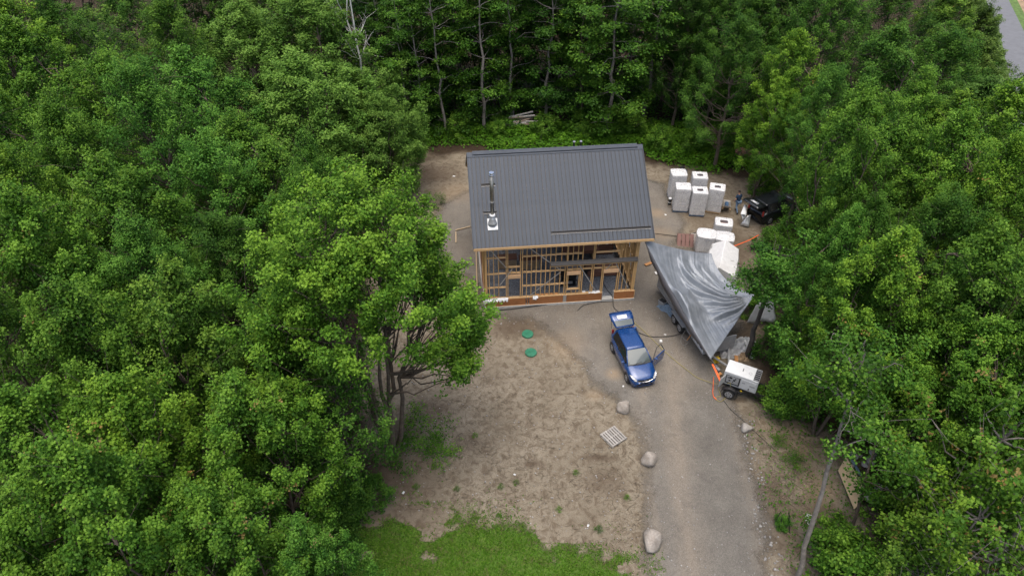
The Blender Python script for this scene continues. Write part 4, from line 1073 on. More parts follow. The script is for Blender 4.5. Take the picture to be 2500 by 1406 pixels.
# ------------------------------------------------------------------ wrapped pallets
t = NT('stretch_film'); c = t.coord()
fb = t.noise(7, 5, .65, t.coord('Object', (1, 1, .35)), .8)
t.set((.80, .81, .82), t.ramp(fb, [(.3, .12), (.7, .32)]), 0, .5); t.bump(fb, .5, .05)
tr = t.n('ShaderNodeBsdfTransparent'); mx = t.n('ShaderNodeMixShader')
t.l(t.ramp(fb, [(.3, .18), (.75, .62)]), mx.inputs[0]); t.l(tr.outputs[0], mx.inputs[1]); t.l(t.b.outputs[0], mx.inputs[2]); t.l(mx.outputs[0], t.out.inputs[0])
M['film'] = t.mat
M['block'] = simple('pale_block', (.64, .635, .63), .8, var=.12, scale=2)
M['hole'] = simple('core_cardboard', (.24, .11, .08), .9, var=.3)
def wrapped(label, pos, yaw, w=1.12, d=1.0, h=2.05, layers=7, hole=True, bulge=0.0, base='blueplastic', seed=0, puff=False):
    r = random.Random(seed)
    o = thing('wrapped_pallet', label, 'pallet', (pos.x, pos.y, 0), yaw, 'white wrapped pallets of blocks beside the house')
    m = MB()
    for y in (-d * .42, 0, d * .42): m.box((0, y, .06), (w, .1, .1))
    for x in np.linspace(-w * .44, w * .44, 5): m.box((x, 0, .13), (.11, d, .03))
    m.build('pallet_base', M[base], o)
    z = .15; lh = (h - .15) / layers
    bm_ = MB().box((0, 0, 0), (w / 2 - .012, .22, lh - .03)).mesh('block', M['block']); bs_ = MB().box((0, 0, 0), (.22, d - .47, lh - .03)).mesh('block', M['block'])
    for k in range(layers):
        dx, dy = r.uniform(-.015, .015), r.uniform(-.015, .015)
        for sy in (-1, 1):
            for sx in (-1, 1):
                link('block', bm_, o, (dx + sx * w / 4, dy + sy * (d / 2 - .12), z + lh * (k + .5)))
        for sx in (-1, 1):
            link('block', bs_, o, (dx + sx * (w / 2 - .12), dy, z + lh * (k + .5)))
    MB().box((0, 0, z + (h - z) * .42), (w - .5, d - .5, (h - z) * .80)).build('core', M['hole'], o)
    # film: sides in bands, top folded over
    rows = []; nseg = 10
    def ring(zz, e, jit):
        out = []
        for q in range(4):
            for k in range(nseg):
                f = k / nseg
                cx = [(-1, -1), (1, -1), (1, 1), (-1, 1)]; a, b = cx[q], cx[(q + 1) % 4]
                x = (a[0] * (1 - f) + b[0] * f) * (w / 2 + e); y = (a[1] * (1 - f) + b[1] * f) * (d / 2 + e)
                cr = 1 - .05 * max(0, (abs(x) / (w / 2 + e)) * (abs(y) / (d / 2 + e)) - .6)
                bl = bulge * (1 - (2 * f - 1) ** 2)
                x *= cr; y *= cr
                nrm = Vector(((a[0] + b[0]) / 2, (a[1] + b[1]) / 2, 0)) * bl
                out.append((x + nrm.x + r.uniform(-jit, jit), y + nrm.y + r.uniform(-jit, jit), zz + r.uniform(-jit, jit)))
        return out
    nz_ = layers * 2 + 1
    for k in range(nz_ + 1):
        rows.append(ring(z - .03 + (h - z) * k / nz_, .018 + .012 * (k % 2), .010))
    rows.append(ring(h + .03, .0, .012)); rows.append(ring(h + .035 + (.03 if puff else 0), -.10, .02)); rows.append(ring(h + .03 + (.05 if puff else 0), -.24, .025))
    if not hole: rows.append(ring(h + .05 + (.05 if puff else 0), -.38, .02))
    m = MB(); m.grid(rows, close=True)
    f_ = m.build('stretch_film', M['film'], o, smooth=True)
    if puff or True:
        tp = MB(); tr_ = [ring(h + .012, .004, .006), ring(h + .022, -.15, .012), ring(h + .02, -.34, .012)]
        if not hole: tr_.append(ring(h + .025, -.40, .01))
        tp.grid(tr_, close=True)
        if not hole: tp.f.append(tuple(range(3 * 40, 4 * 40))); tp.m.append(0)
        tp.build('top_cover', M['whiteplastic'], o, smooth=True)
    return o
def base_c(px, py, d=1.0, yaw=-.10):
    p = G(px, py); return p + Vector((-math.sin(yaw), math.cos(yaw), 0)) * d / 2
YW = -.10
wrapped('front left tall wrapped pallet in the group of five by the rear yard', base_c(1660, 519), YW, seed=1, hole=False, puff=True)
wrapped('front middle wrapped pallet on a blue base in the group of five', base_c(1700, 529), YW, seed=2)
wrapped('rightmost grey tall wrapped pallet, nearest the wheelbarrow', base_c(1742, 521), YW - .18, seed=3, base='plate' if 'plate' in M else 'blueplastic')
wrapped('rear left wrapped pallet with a smooth closed top', base_c(1657, 519) + Vector((.05, 1.75, 0)), YW + .1, seed=4, hole=False, bulge=.04, h=2.2)
wrapped('rear middle wrapped pallet with a dark red hole in its top', base_c(1705, 529) + Vector((.2, 1.9, 0)), YW, seed=5, h=2.2)
for px, py, lab, sd, hl, bu in ((1768, 541, 'rear pallet of the three low white bundles near the tarp', 6, True, .03), (1726, 569, 'left bulging bundle of the three low white pallets near the tarp', 7, False, .10), (1770, 576, 'front right bundle of the three low white pallets near the tarp', 8, False, .08)):
    wrapped(lab, G(px, py, 1.45), YW - .12, 1.18, 1.02, 1.42, 5, hl, bu, 'redboard', sd, True)
# white cover over a stack behind the tarp
cc = G(1756, 676, 0.0)
o = thing('covered_stack', 'ridged white tarpaulin over a stack behind the silver tarp', 'tarpaulin', cc, -.35)
prof_ = [(-1.2, .1), (-1.15, .9), (-1.0, 1.7), (-.15, 2.35), (.9, 1.75), (1.1, .9), (1.15, .05)]
rows = []
for j, y in enumerate(np.linspace(-1.6, 1.35, 12)):
    k = 1 - .35 * max(0, abs(y) - 1.1)
    rows.append([(x * (1 + .03 * math.sin(j * 1.7 + x * 4)) * (1 - .08 * (j > 8)), y + .03 * math.sin(x * 5), z * (k if z > .5 else 1) + .02 * math.sin(j * 2.1 + x * 3)) for x, z in prof_])
m = MB(); m.grid(rows); m.f.append(tuple(range(7))); m.m.append(0); m.f.append(tuple(11 * 7 + q for q in range(6, -1, -1))); m.m.append(0)
m.build('cover', M['whiteplastic'], o, bevel=.03)
cable('cover_rope', [cc + Vector((-1.0, -1.9, 1.2)), cc + Vector((.2, -.8, 2.0)), cc + Vector((1.4, -.2, .9))], .01, M['oldboard'], 'thin rope over the ridged white tarpaulin', 'rope', 5)

# flat pallets
def flat_pallet(label, pos, yaw, mat, tilt=0.0, w=1.2, d=1.0, nb=7, z=0.0, gap=1.0):
    o = thing('pallet', label, 'pallet', (pos.x, pos.y, z), yaw); o.rotation_euler = (tilt, 0, yaw)
    for y in (-d / 2 + .05, 0, d / 2 - .05): MB().box((0, y, .065), (w, .07, .09)).build('stringer', mat, o)
    bw = d and (w / nb)
    me_ = MB().box((0, 0, 0), (bw * .66 * gap, d, .02)).mesh('deck_board', mat)
    for k in range(nb): link('deck_board', me_, o, (-w / 2 + bw * (k + .5), 0, .122))
    for x in (-w / 2 + .06, 0, w / 2 - .06): MB().box((x, 0, .01), (.1, d, .018)).build('bottom_board', mat, o)
    return o
c4 = [G(820 + x / 3.125, 1000 + y / 3.125, .1) for x, y in ((2015, 185), (2125, 118), (2218, 215), (2112, 290))]
pc = sum(c4, Vector()) / 4; ax = (c4[1] - c4[0]).normalized()
flat_pallet('grey weathered pallet lying on the bare soil beside the drive', pc, math.atan2(ax.y, ax.x), M['oldboard'], 0, 1.05, 1.02, 7)
flat_pallet('brown pallet propped up behind the silver tarp', G(1672, 592), -.12, M['redboard'], R(35), 1.2, 1.0, 4, .15, 1.25)
flat_pallet('pale grey pallet standing beside the brown pallet', G(1694, 590), -.12, M['oldboard'], R(40), .5, 1.0, 5, .1)
for (a, b, lab, nm) in (((1664, 577), (1702, 567), 'black steel bar lying by the brown pallet', 'steel_bar'), ((1598, 570), (1655, 577), 'thin black rod lying on the soil right of the house', 'steel_rod')):
    m = MB(); m.bar(G(*a, .12), G(*b, .08), .05 if 'bar' in nm else .03, .04); tag(m.build(nm, M['black']), lab, 'bar')

# ------------------------------------------------------------------ small yard things
for px, py, lab in ((1288, 816, 'green round tank lid nearer the house'), (1296, 861, 'green round tank lid farther from the house')):
    p = G(px, py); o = thing('tank_lid', lab, 'lid', p, random.random())
    m = MB(); m.tube([(0, 0, -.02), (0, 0, .05), (0, 0, .075), (0, 0, .085)], [.36, .36, .345, .30], 32); m.build('cover', M['greenlid'], o)
    m = MB(); m.cyl((0, 0, .08), (0, 0, .10), .06, .05, 12); m.build('boss', M['greenlid'], o)
    for k in range(8):
        a = k * math.pi / 4; MB().bar((.08 * math.cos(a), .08 * math.sin(a), .088), (.29 * math.cos(a), .29 * math.sin(a), .086), .02, .014).build('rib', M['greenlid'], o)
    for k in range(4):
        a = k * math.pi / 2 + .4; MB().cyl((.325 * math.cos(a), .325 * math.sin(a), .07), (.325 * math.cos(a), .325 * math.sin(a), .092), .018, .018, 8).build('bolt', M['black'], o)

def boulder(label, px, py, size, seed, mat='stone', name='boulder'):
    r = np.random.default_rng(seed); p = G(px, py)
    rows = []; nu, nv = 22, 14
    for j in range(nv):
        th = math.pi * j / (nv - 1); row = []
        for i in range(nu):
            ph = 2 * math.pi * i / nu
            d = np.array([math.sin(th) * math.cos(ph), math.sin(th) * math.sin(ph), math.cos(th)])
            k = 1 + .30 * (float(fnoise(np.array(d[0] * 1.3 + seed), np.array(d[1] * 1.3 + d[2] * 1.7), 3)) - .5) * 1.6 + .10 * (float(fnoise(np.array(d[0] * 4 + seed), np.array(d[2] * 4 + d[1] * 3), 3)) - .5)
            for q, lim in enumerate((.70, .77, .74)):
                nn = np.array([math.cos(seed + q * 2.1), math.sin(seed + q * 2.1), .5 - q * .3]); nn /= np.linalg.norm(nn)
                dd = d @ nn
                if dd > 0: k = min(k, lim / max(dd, .2))
            row.append((d[0] * k * size[0], d[1] * k * size[1], max(-.12, d[2] * k * size[2] + size[2] * .62)))
        rows.append(row)
    o = MB(); o.grid(rows, close=True)
    b = o.build(name, M[mat], smooth=True, loc=(p.x, p.y, -.02)); b.rotation_euler = (0, 0, seed)
    return tag(b, label, 'boulder')
t = NT('boulder_stone'); c = t.coord()
col = t.ramp(t.noise(2.5, 6, .65, c, .5), [(.3, (.25, .222, .19)), (.55, (.38, .345, .305)), (.75, (.48, .45, .41))])
col = t.mix(t.ramp(t.noise(16, 4, .7, c), [(.35, .5), (.55, 0)]), col, (.20, .18, .16))
t.set(col, .9, 0, .2); t.bump(t.noise(9, 5, .65, c), .5, .05); M['boulder'] = t.mat
boulder('boulder nearest the car, left of the drive', 1521, 1000, (.36, .42, .40), 2, 'boulder')
boulder('middle boulder left of the drive, beside the pallet', 1584, 1128, (.38, .44, .42), 5, 'boulder')
boulder('largest boulder, at the grass corner left of the drive', 1590, 1325, (.46, .62, .44), 9, 'boulder')
boulder('low grey boulder on the right edge of the drive', 1821, 1047, (.32, .30, .22), 13, 'stone')

# blue film heap and bins by the trailer
p = G(1632, 757)
o = thing('blue_heap', 'heap of blue film and plastic tubs beside the trailer', 'heap', p, -.9)
m = MB(); rr = random.Random(4)
rows = [[(-.75 + 1.5 * i / 13, -.38 + .76 * j / 8 + .05 * math.sin(i), max(0.0, .36 * math.sin(math.pi * i / 13) * math.sin(math.pi * j / 8) + rr.uniform(-.07, .07))) for i in range(14)] for j in range(9)]
m.grid(rows); m.build('film', M['bluefilm'], o)
for x, y, s, mt in ((-.62, .1, .46, 'gengrey'), (.62, .05, .50, 'blueplastic')):
    m = MB()
    m.box((x, y, .17), (s, s * .8, .34), None, 1.12); tb = m.build('tub', M[mt] if mt != 'blueplastic' else M['bluefilm'], o, bevel=.02)
    MB().box((x, y, .345), (s * .95, s * .72, .01)).build('tub_mouth', M['blackplastic'] if x < 0 else M['blueplastic'], tb)

# junk heap between the tarp and the trees
def heap(label, px, py, rx, ry, h, mat, seed, rz=0.0, name='plastic_heap', cat='heap'):
    r = random.Random(seed); rows = []
    for j in range(14):
        rows.append([(-rx + 2 * rx * i / 15 + r.uniform(-.04, .04), -ry + 2 * ry * j / 13 + r.uniform(-.04, .04), max(.0, h * max(0., math.sin(math.pi * i / 15) * math.sin(math.pi * j / 13)) ** .7 * (.65 + .7 * r.random()))) for i in range(16)])
    p = G(px, py)
    return tag(MB().grid(rows).build(name, mat, loc=(p.x, p.y, -.03), rz=rz), label, cat)
heap('crumpled grey plastic heap between the tarp and the leaning trunk', 1795, 852, 1.0, .8, .55, M['greyplastic'], 3)
heap('white plastic bags bundled at the foot of the dark trunk', 1818, 838, .5, .45, .45, M['whiteplastic'], 5)
heap('small pale bundle beside the orange board', 1812, 872, .35, .30, .35, M['cardboard'], 6, name='bundle', cat='bundle')
sheet('white_tarp', quad_sheet([G(1866, 715, 1.5), G(1884, 705, 1.6), G(1898, 782, .3), G(1850, 786, .3)], 9, 10, .16), M['galv'], 'white tarp draped among the trees right of the silver tarp', 'tarp', .01)
sheet('white_tarp', quad_sheet([G(1846, 745, 1.6), G(1858, 738, 1.8), G(1850, 785, .2), G(1822, 790, .2)], 6, 8, .10), M['whiteplastic'], 'white plastic showing under the gathered corner of the silver tarp', 'plastic sheet', .01)
m = MB(); m.bar(G(1797, 868, .10), G(1798, 885, .06), .2, .05); tag(m.build('orange_board', M['orangewood']), 'short orange board on the ground behind the generator', 'board')
p = G(1748, 884)
o = thing('fuel_can', 'yellow fuel can by the trailer drawbar', 'can', p, .3)
MB().box((0, 0, .20), (.34, .24, .40)).build('body', M['yellow'], o, bevel=.05)
m = MB(); m.tube([(-.1, 0, .40), (-.1, 0, .47), (.06, 0, .47), (.06, 0, .40)], .02, 6); m.build('handle', M['yellow'], o); m = MB(); m.cyl((.12, 0, .40), (.15, 0, .48), .03, .025, 8); m.build('spout', M['black'], o)
m = MB(); m.tube([G(1746, 893, .12), G(1757, 905, .12)], [.11, .09], 10); tag(m.build('gas_bottle', M['gengrey'], smooth=True), 'grey cylinder lying between the trailer and the generator', 'cylinder')
m = MB(); m.box(G(1757, 914, .08), (.22, .2, .16), Matrix.Rotation(.6, 3, 'Z')); tag(m.build('wood_chock', M['orangewood'], bevel=.01), 'small wooden chock on the gravel before the generator', 'chock')
p = G(1838, 851)
o = thing('water_jug', 'white jug standing right of the dark trunk', 'jug', p)
m = MB(); m.tube([(0, 0, 0), (0, 0, .35), (0, 0, .50), (0, 0, .55)], [.15, .15, .06, .05], 14); m.build('body', M['whiteplastic'], o, smooth=True); m = MB(); m.cyl((0, 0, .55), (0, 0, .58), .055, .055, 10); m.build('cap', M['whitesheet'], o)
# wheelbarrow
p = G(1771, 512)
o = thing('wheelbarrow', 'wheelbarrow with a blue bag in its pale tray', 'wheelbarrow', p, R(75))
tray = [[(-.50, -.30, .62), (-.50, .30, .62), (.42, .26, .62), (.42, -.26, .62)], [(-.32, -.2, .36), (-.32, .2, .36), (.22, .18, .36), (.22, -.18, .36)]]
m = MB(); m.grid(tray, close=True); m.f.append((4, 5, 6, 7)); m.m.append(0); tb = m.build('tray', M['oldboard'], o); tb.modifiers.new('s', 'SOLIDIFY').thickness = .02
m = MB(); m.tube([(.0, 0, .5), (.0, 0, .5)], .1, 6) if False else m.box((-.05, 0, .55), (.5, .32, .22), None, .8); m.build('bag', M['blueplastic'], o, bevel=.06)
for s in (-1, 1):
    m = MB(); m.tube([(.62, s * .06, .20), (.1, s * .2, .34), (-.9, s * .28, .58)], .018, 6); m.build('handle', M['plate'], o)
    m = MB(); m.tube([(-.25, s * .2, .34), (-.35, s * .22, 0)], .016, 6); m.build('leg', M['black'], o)
m = MB(); m.tube([(.66, -.05, .2), (.66, .05, .2)], [.2, .2], 18); m.build('wheel', M['rubber'], o)
# black tube with white lid, blue chair behind the pallets
p = G(1634, 499)
o = thing('black_canister', 'black canister with white lid left of the wrapped pallets', 'canister', p)
m = MB(); m.tube([(0, 0, 0), (0, 0, .5), (0, 0, .52)], [.13, .13, .12], 16); m.build('body', M['blackplastic'], o); m = MB(); m.cyl((0, 0, .52), (0, 0, .57), .13, .12, 16); m.build('lid', M['whitesheet'], o); m = MB(); m.cyl((0, 0, .2), (0, 0, .26), .134, .134, 16); m.build('label_band', M['whitesheet'], o)
p = G(1664, 424)
o = thing('blue_bags', 'blue bags piled behind the wrapped pallets', 'bag', p)
for q, (x, y, z, s) in enumerate(((-.25, 0, .16, .5), (.2, .05, .18, .5), (0, .1, .42, .45))):
    MB().box((x, y, z), (s, s * .8, .3), Matrix.Rotation(.4 * q, 3, 'Z'), .8).build('bag', M['blueplastic'] if q != 2 else M['blackplastic'], o, bevel=.08)
# loose planks
for a, b, z, w, lab in (((1112, 562), (1148, 553), .05, .08, 'pale plank lying left of the house, pointing at the wall'), ((1113, 566), (1113, 592), .05, .07, 'pale plank lying on the soil left of the house, pointing at the camera'), ((1575, 647), (1590, 641), .06, .22, 'short fresh board on the gravel right of the house'), ((1162, 600), (1165, 720), .06, .08, 'long thin plank beside the left wall of the house')):
    m = MB(); m.bar(G(*a, z), G(*b, z), w, .04); tag(m.build('plank', M['board'] if w < .2 else M['orangewood']), lab, 'plank')
for k, (px, py, s, lab) in enumerate(((1628, 527, .22, 'white paper scrap on the soil by the wrapped pallets'), (1610, 829, .24, 'white stone chip on the gravel by the open car door'), (1627, 817, .14, 'small white scrap near the trailer wheel'), (1597, 665, .3, 'white plastic strip on the gravel right of the house'), (1522, 945, .12, 'tiny white chip in front of the car'), (1112, 431, .2, 'white scrap on the dark soil behind the big maple'), (1170, 614, .2, 'pale scrap beside the left eave of the house'), (1260, 1158, .12, 'white scrap on the middle of the bare soil'), (1437, 1286, .13, 'white scrap at the front of the bare soil'), (985, 1198, .16, 'black and white scrap near the grass below the big maple'))):
    r = random.Random(k)
    rows = [[Vector((i * s / 3, j * s / 3, r.uniform(0, s * .3))) for i in range(4)] for j in range(3)]
    o = MB().grid(rows).build('paper_scrap', M['whiteplastic'], loc=G(px, py, .01), rz=r.random() * 6); tag(o, lab, 'scrap')

# logs behind the house
p = G(1265, 316)
o = thing('log_pile', 'heap of pale logs in the undergrowth behind the house', 'logs', (p.x, p.y, .35), 0.05)
r = random.Random(3)
for k in range(16):
    y, z = r.uniform(-.5, .6), .1 + r.random() * .75 * (1 - abs(k % 5 - 2) * .15)
    a = r.uniform(-.35, .35); L = r.uniform(.9, 1.5); x = r.uniform(-.3, .4)
    m = MB(); m.tube([(x - L * math.cos(a), y - L * math.sin(a), z + r.uniform(-.1, .1)), (x + L * math.cos(a), y + L * math.sin(a), z + r.uniform(-.1, .2))], r.uniform(.06, .12), 8); m.build('log', M['birchlog'] if k % 3 else M['log'], o)
p = G(1837, 396)
o = thing('firewood_stack', 'stack of split brown firewood at the edge of the right woods', 'firewood', p, -.35)
endm = wood('split_wood', (.26, .15, .10), var=.35)
for k in range(6):
    for j in range(17):
        m = MB(); x = -1.5 + j * .18 + (k % 2) * .09; z = .1 + k * .17
        m.tube([(x, -.25 + r.uniform(-.08, .08), z), (x + r.uniform(-.03, .03), .3, z)], r.uniform(.065, .095), 6); m.build('log', endm if (k + j) % 3 else M['log'], o)

# things on the bank at lower right
cs = [G(2058, 1113, .32), G(2075, 1108, .42), G(2124, 1213, .14), G(2083, 1243, .10)]
cs = [G(2046, 1148, .30), G(2066, 1113, .42), G(2118, 1208, .22), G(2085, 1243, .12)]
m = MB(); m.prism([cs[0], cs[1], cs[2], cs[3]], (0, 0, .02)); tag(m.build('plywood_sheet', M['board']), 'tan plywood sheet leaning on the bank at the right', 'plywood')
sheet('blue_tarp', quad_sheet([G(2066, 1106, .30), G(2080, 1112, .34), G(2108, 1165, .25), G(2096, 1160, .2)], 5, 8, .05), M['bluefilm'], 'blue grey film showing behind the tan plywood sheet', 'plastic sheet', .01)
cs = [G(1967, 1252, .05), G(1994, 1262, .06), G(1978, 1285, .05), G(1966, 1272, .05)]
m = MB(); m.prism(cs, (0, 0, .012)); tag(m.build('grey_sheet', M['galv']), 'grey metal sheet scrap on the bank beside the tall trunk', 'sheet')
r = random.Random(17); kk = 0
for (px, py, n) in ((2140, 1205, 10), (2105, 1130, 9)):
    for j in range(n):
        kk += 1
        q = G(px + r.uniform(-28, 28), py + r.uniform(-24, 24), 0)
        s = r.uniform(.12, .26)
        nm = 'tan plywood sheet' 
        o = MB(); rows = []
        V_ = ICO * s * np.array([r.uniform(.7, 1.2), r.uniform(.7, 1.2), .7]) * np.random.default_rng(kk).uniform(.75, 1.15, (12, 1))
        ob = link('rubble_stone', np_mesh('rubble_stone', V_, ICOF, M['stone']), None, (q.x, q.y, s * .4 + r.uniform(0, .2)))
        tag(ob, 'grey rubble stone in the heap right of the plywood sheet' if py > 1180 else 'grey rubble stone in the heap above the plywood sheet', 'stone', 'rubble stones on the right bank')
# staked seedling
p = G(1908, 1285)
for q, (a, b) in enumerate((((1892, 1276, 0), (1906, 1248, .8)), ((1928, 1300, 0), (1926, 1250, .9)), ((1903, 1293, 0), (1909, 1262, .8)))):
    m = MB(); m.bar(G(*a), G(*b), .03, .03); tag(m.build('stake', M['black']), ('left', 'right', 'front')[q] + ' black stake around the seedling on the right bank', 'stake')

# ------------------------------------------------------------------ worker
pp = G(1797, 517)
man = thing('person', 'person in a dark blue shirt and jeans walking past the black car', 'person', (pp.x, pp.y, 0), R(20))
def skin_mesh(name, verts, edges, rad, mat, parent, sub=2):
    me = bpy.data.meshes.new(name); me.from_pydata(verts, edges, []); me.materials.append(mat)
    o = link(name, me, parent)
    sk = o.modifiers.new('skin', 'SKIN'); sk.use_smooth_shade = True
    for i, sv in enumerate(me.skin_vertices[0].data):
        rr_ = rad[i]; sv.radius = rr_ if hasattr(rr_, '__len__') else (rr_, rr_)
        sv.use_root = (i == 0)
    s = o.modifiers.new('sub', 'SUBSURF'); s.levels = sub; s.render_levels = sub
    return o
# local: x right, y facing; mid-stride, back turned to the camera, leaning forward
J = dict(pel=(0, 0, .93), bel=(0, .03, 1.10), che=(0, .08, 1.32), nec=(0, .12, 1.50), hd0=(0, .15, 1.60), hd1=(0, .17, 1.74),
         shL=(-.19, .08, 1.42), elL=(-.30, .0, 1.17), wrL=(-.28, .16, .98), shR=(.19, .09, 1.42), elR=(.29, .10, 1.15), wrR=(.22, .30, 1.06),
         hiL=(-.10, 0, .90), knL=(-.13, -.06, .50), anL=(-.16, -.38, .14), toL=(-.16, -.30, .04), hiR=(.10, .0, .90), knR=(.11, .22, .52), anR=(.11, .16, .09), toR=(.11, .33, .04))
def hand(w, d):
    w, d = Vector(w), Vector(d).normalized(); out = [w + d * .09]
    side = d.cross(Vector((0, 0, 1))).normalized()
    return w + d * .08, [(w + d * (.15 + .02 * (1 - abs(k - 1.4) * .5)) + side * (k - 1.5) * .02 + Vector((0, 0, -.02))) for k in range(4)] + [w + d * .09 + side * .055]
names = list(J); vs = [J[k] for k in names]; ix = {k: i for i, k in enumerate(names)}
ed = [('pel', 'bel'), ('bel', 'che'), ('che', 'nec'), ('nec', 'hd0'), ('hd0', 'hd1'), ('che', 'shL'), ('shL', 'elL'), ('elL', 'wrL'), ('che', 'shR'), ('shR', 'elR'), ('elR', 'wrR'), ('pel', 'hiL'), ('hiL', 'knL'), ('knL', 'anL'), ('anL', 'toL'), ('pel', 'hiR'), ('hiR', 'knR'), ('knR', 'anR'), ('anR', 'toR')]
ed = [(ix[a], ix[b]) for a, b in ed]
rd = dict(pel=.14, bel=.125, che=(.16, .12), nec=.055, hd0=.075, hd1=.085, shL=.06, elL=.045, wrL=.032, shR=.06, elR=.045, wrR=.032, hiL=.09, knL=.06, anL=.045, toL=.04, hiR=.09, knR=.06, anR=.045, toR=.04)
rad = [rd[k] for k in names]
for s in 'LR':
    pm_, fing = hand(J['wr' + s], Vector(J['wr' + s]) - Vector(J['el' + s]))
    pi = len(vs); vs.append(tuple(pm_)); rad.append(.035); ed.append((ix['wr' + s], pi))
    for f in fing: vs.append(tuple(f)); rad.append(.010); ed.append((pi, len(vs) - 1))
skin_mesh('body', vs, ed, rad, M['skin'], man)
def sub_skin(name, keys, edges, k, mat, over={}):
    i2 = {q: i for i, q in enumerate(keys)}
    rr_ = []
    for q in keys:
        v_ = over.get(q, rd.get(q, .06)); rr_.append(tuple(x * k for x in v_) if hasattr(v_, '__len__') else v_ * k)
    return skin_mesh(name, [J[q] for q in keys], [(i2[a], i2[b]) for a, b in edges], rr_, mat, man)
J['col'] = (0, .105, 1.455); J['slL'] = tuple((Vector(J['shL']) * .3 + Vector(J['elL']) * .7)); J['slR'] = tuple((Vector(J['shR']) * .3 + Vector(J['elR']) * .7))
sub_skin('shirt', ['che', 'bel', 'pel', 'shL', 'slL', 'shR', 'slR', 'col'], [('che', 'col'), ('che', 'bel'), ('bel', 'pel'), ('che', 'shL'), ('shL', 'slL'), ('che', 'shR'), ('shR', 'slR')], 1.18, M['shirt'], {'slL': .06, 'slR': .06, 'col': .075, 'shL': .075, 'shR': .075})
sub_skin('jeans', ['pel', 'hiL', 'knL', 'anL', 'hiR', 'knR', 'anR'], [('pel', 'hiL'), ('hiL', 'knL'), ('knL', 'anL'), ('pel', 'hiR'), ('hiR', 'knR'), ('knR', 'anR')], 1.14, M['jeans'])
m = MB(); m.grid([[(J['hd1'][0] + .095 * math.sin(a) * math.cos(b), J['hd1'][1] - .012 + .105 * math.sin(a) * math.sin(b), J['hd1'][2] - .01 + .105 * math.cos(a)) for b in np.linspace(0, 6.283, 13)[:-1]] for a in np.linspace(.02, 1.75, 7)], close=True); m.build('hair', M['hair'], man, smooth=True)
for s in ('L', 'R'):
    m = MB(); a = Vector(J['an' + s]); b = Vector(J['to' + s]); m.tube([a + Vector((0, -.03, .03)), a + Vector((0, .0, -.03)), b], [.06, .062, .045], 8); m.build('boot', M['black'], man, smooth=True)
for sx in (-.03, .03):
    m = MB(); m.box((J['hd1'][0] + sx, J['hd1'][1] + .082, J['hd1'][2] - .02), (.02, .012, .012)); m.build('eye', M['black'], man)
m = MB(); m.box((0, J['hd1'][1] + .09, J['hd1'][2] - .05), (.022, .03, .035)); m.build('nose', M['skin'], man, bevel=.006)
m = MB(); m.box((0, J['hd1'][1] + .078, J['hd1'][2] - .09), (.045, .012, .01)); m.build('mouth', M['red'], man)
for sx in (-.085, .085):
    m = MB(); m.box((sx, J['hd1'][1], J['hd1'][2] - .03), (.018, .04, .055)); m.build('ear', M['skin'], man, bevel=.006)
# ------------------------------------------------------------------ trees
GA = math.pi * (3 - 5 ** .5)
def crown_leaves(seed, boughs, twigs, per, size, spread=.24, flat=.7, up=.95, aspect=.75, redtip=.02, flame=0.0, lobed=False):
    """boughs: list of (centre, radius, outward) -> leaf mesh arrays"""
    rng = np.random.default_rng(seed)
    C = np.array([b[0] for b in boughs]); Rb = np.array([b[1] for b in boughs]); O = unit(np.array([b[2] for b in boughs]) + 1e-6)
    nb = len(C)
    d = rng.normal(size=(nb, twigs, 3))
    if flame:
        ax = unit(O * np.array([.85, .85, .3]) + np.array([0, 0, 1.0]) + rng.normal(0, .15, (nb, 3)))[:, None]
        d = unit(d - (d * ax).sum(-1, keepdims=True) * ax)
        s_ = rng.random((nb, twigs, 1)) ** .8
        rr_ = Rb[:, None, None] * np.sqrt(rng.random((nb, twigs, 1))) * (1 - .72 * s_)
        T = C[:, None] + ax * (s_ - .35) * Rb[:, None, None] * flame + d * rr_
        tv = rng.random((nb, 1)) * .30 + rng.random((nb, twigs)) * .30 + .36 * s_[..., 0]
        d = unit(d * .8 + ax * s_)
    else:
        d = unit(d + O[:, None] * .55 + np.array([0, 0, .45]))
        rad = Rb[:, None, None] * (rng.random((nb, twigs, 1)) ** .45)
        T = C[:, None] + d * rad * np.array([1, 1, flat])
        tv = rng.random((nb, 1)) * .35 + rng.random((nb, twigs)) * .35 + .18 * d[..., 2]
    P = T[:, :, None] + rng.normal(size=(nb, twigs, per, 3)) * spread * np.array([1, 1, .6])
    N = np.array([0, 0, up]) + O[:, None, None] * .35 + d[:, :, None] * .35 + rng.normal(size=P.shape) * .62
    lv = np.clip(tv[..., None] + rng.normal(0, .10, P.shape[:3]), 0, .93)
    red = (rng.random((nb, twigs)) < redtip) & (d[..., 2] > .3)
    lv = np.where(red[..., None] & (rng.random(lv.shape) < .7), 1.0, lv)
    P = P.reshape(-1, 3); n = len(P)
    S = size * rng.uniform(.65, 1.25, n)
    return leaves(P, N.reshape(-1, 3), S, rng, lv.ravel(), aspect, lobed=lobed)

def limb(m, a, b, r0, r1, rng, sag=.0, n=5, sides=5, wob=.03):
    a, b = Vector(a), Vector(b); L = (b - a).length; pts = []
    for i in range(n + 1):
        t = i / n
        p = a.lerp(b, t) + Vector((0, 0, sag * L * math.sin(math.pi * t)))
        if 0 < i < n: p += Vector(rng.normal(0, wob * L, 3))
        pts.append(p)
    m.tube(pts, [r0 + (r1 - r0) * i / n for i in range(n + 1)], sides, caps=False)
    return pts

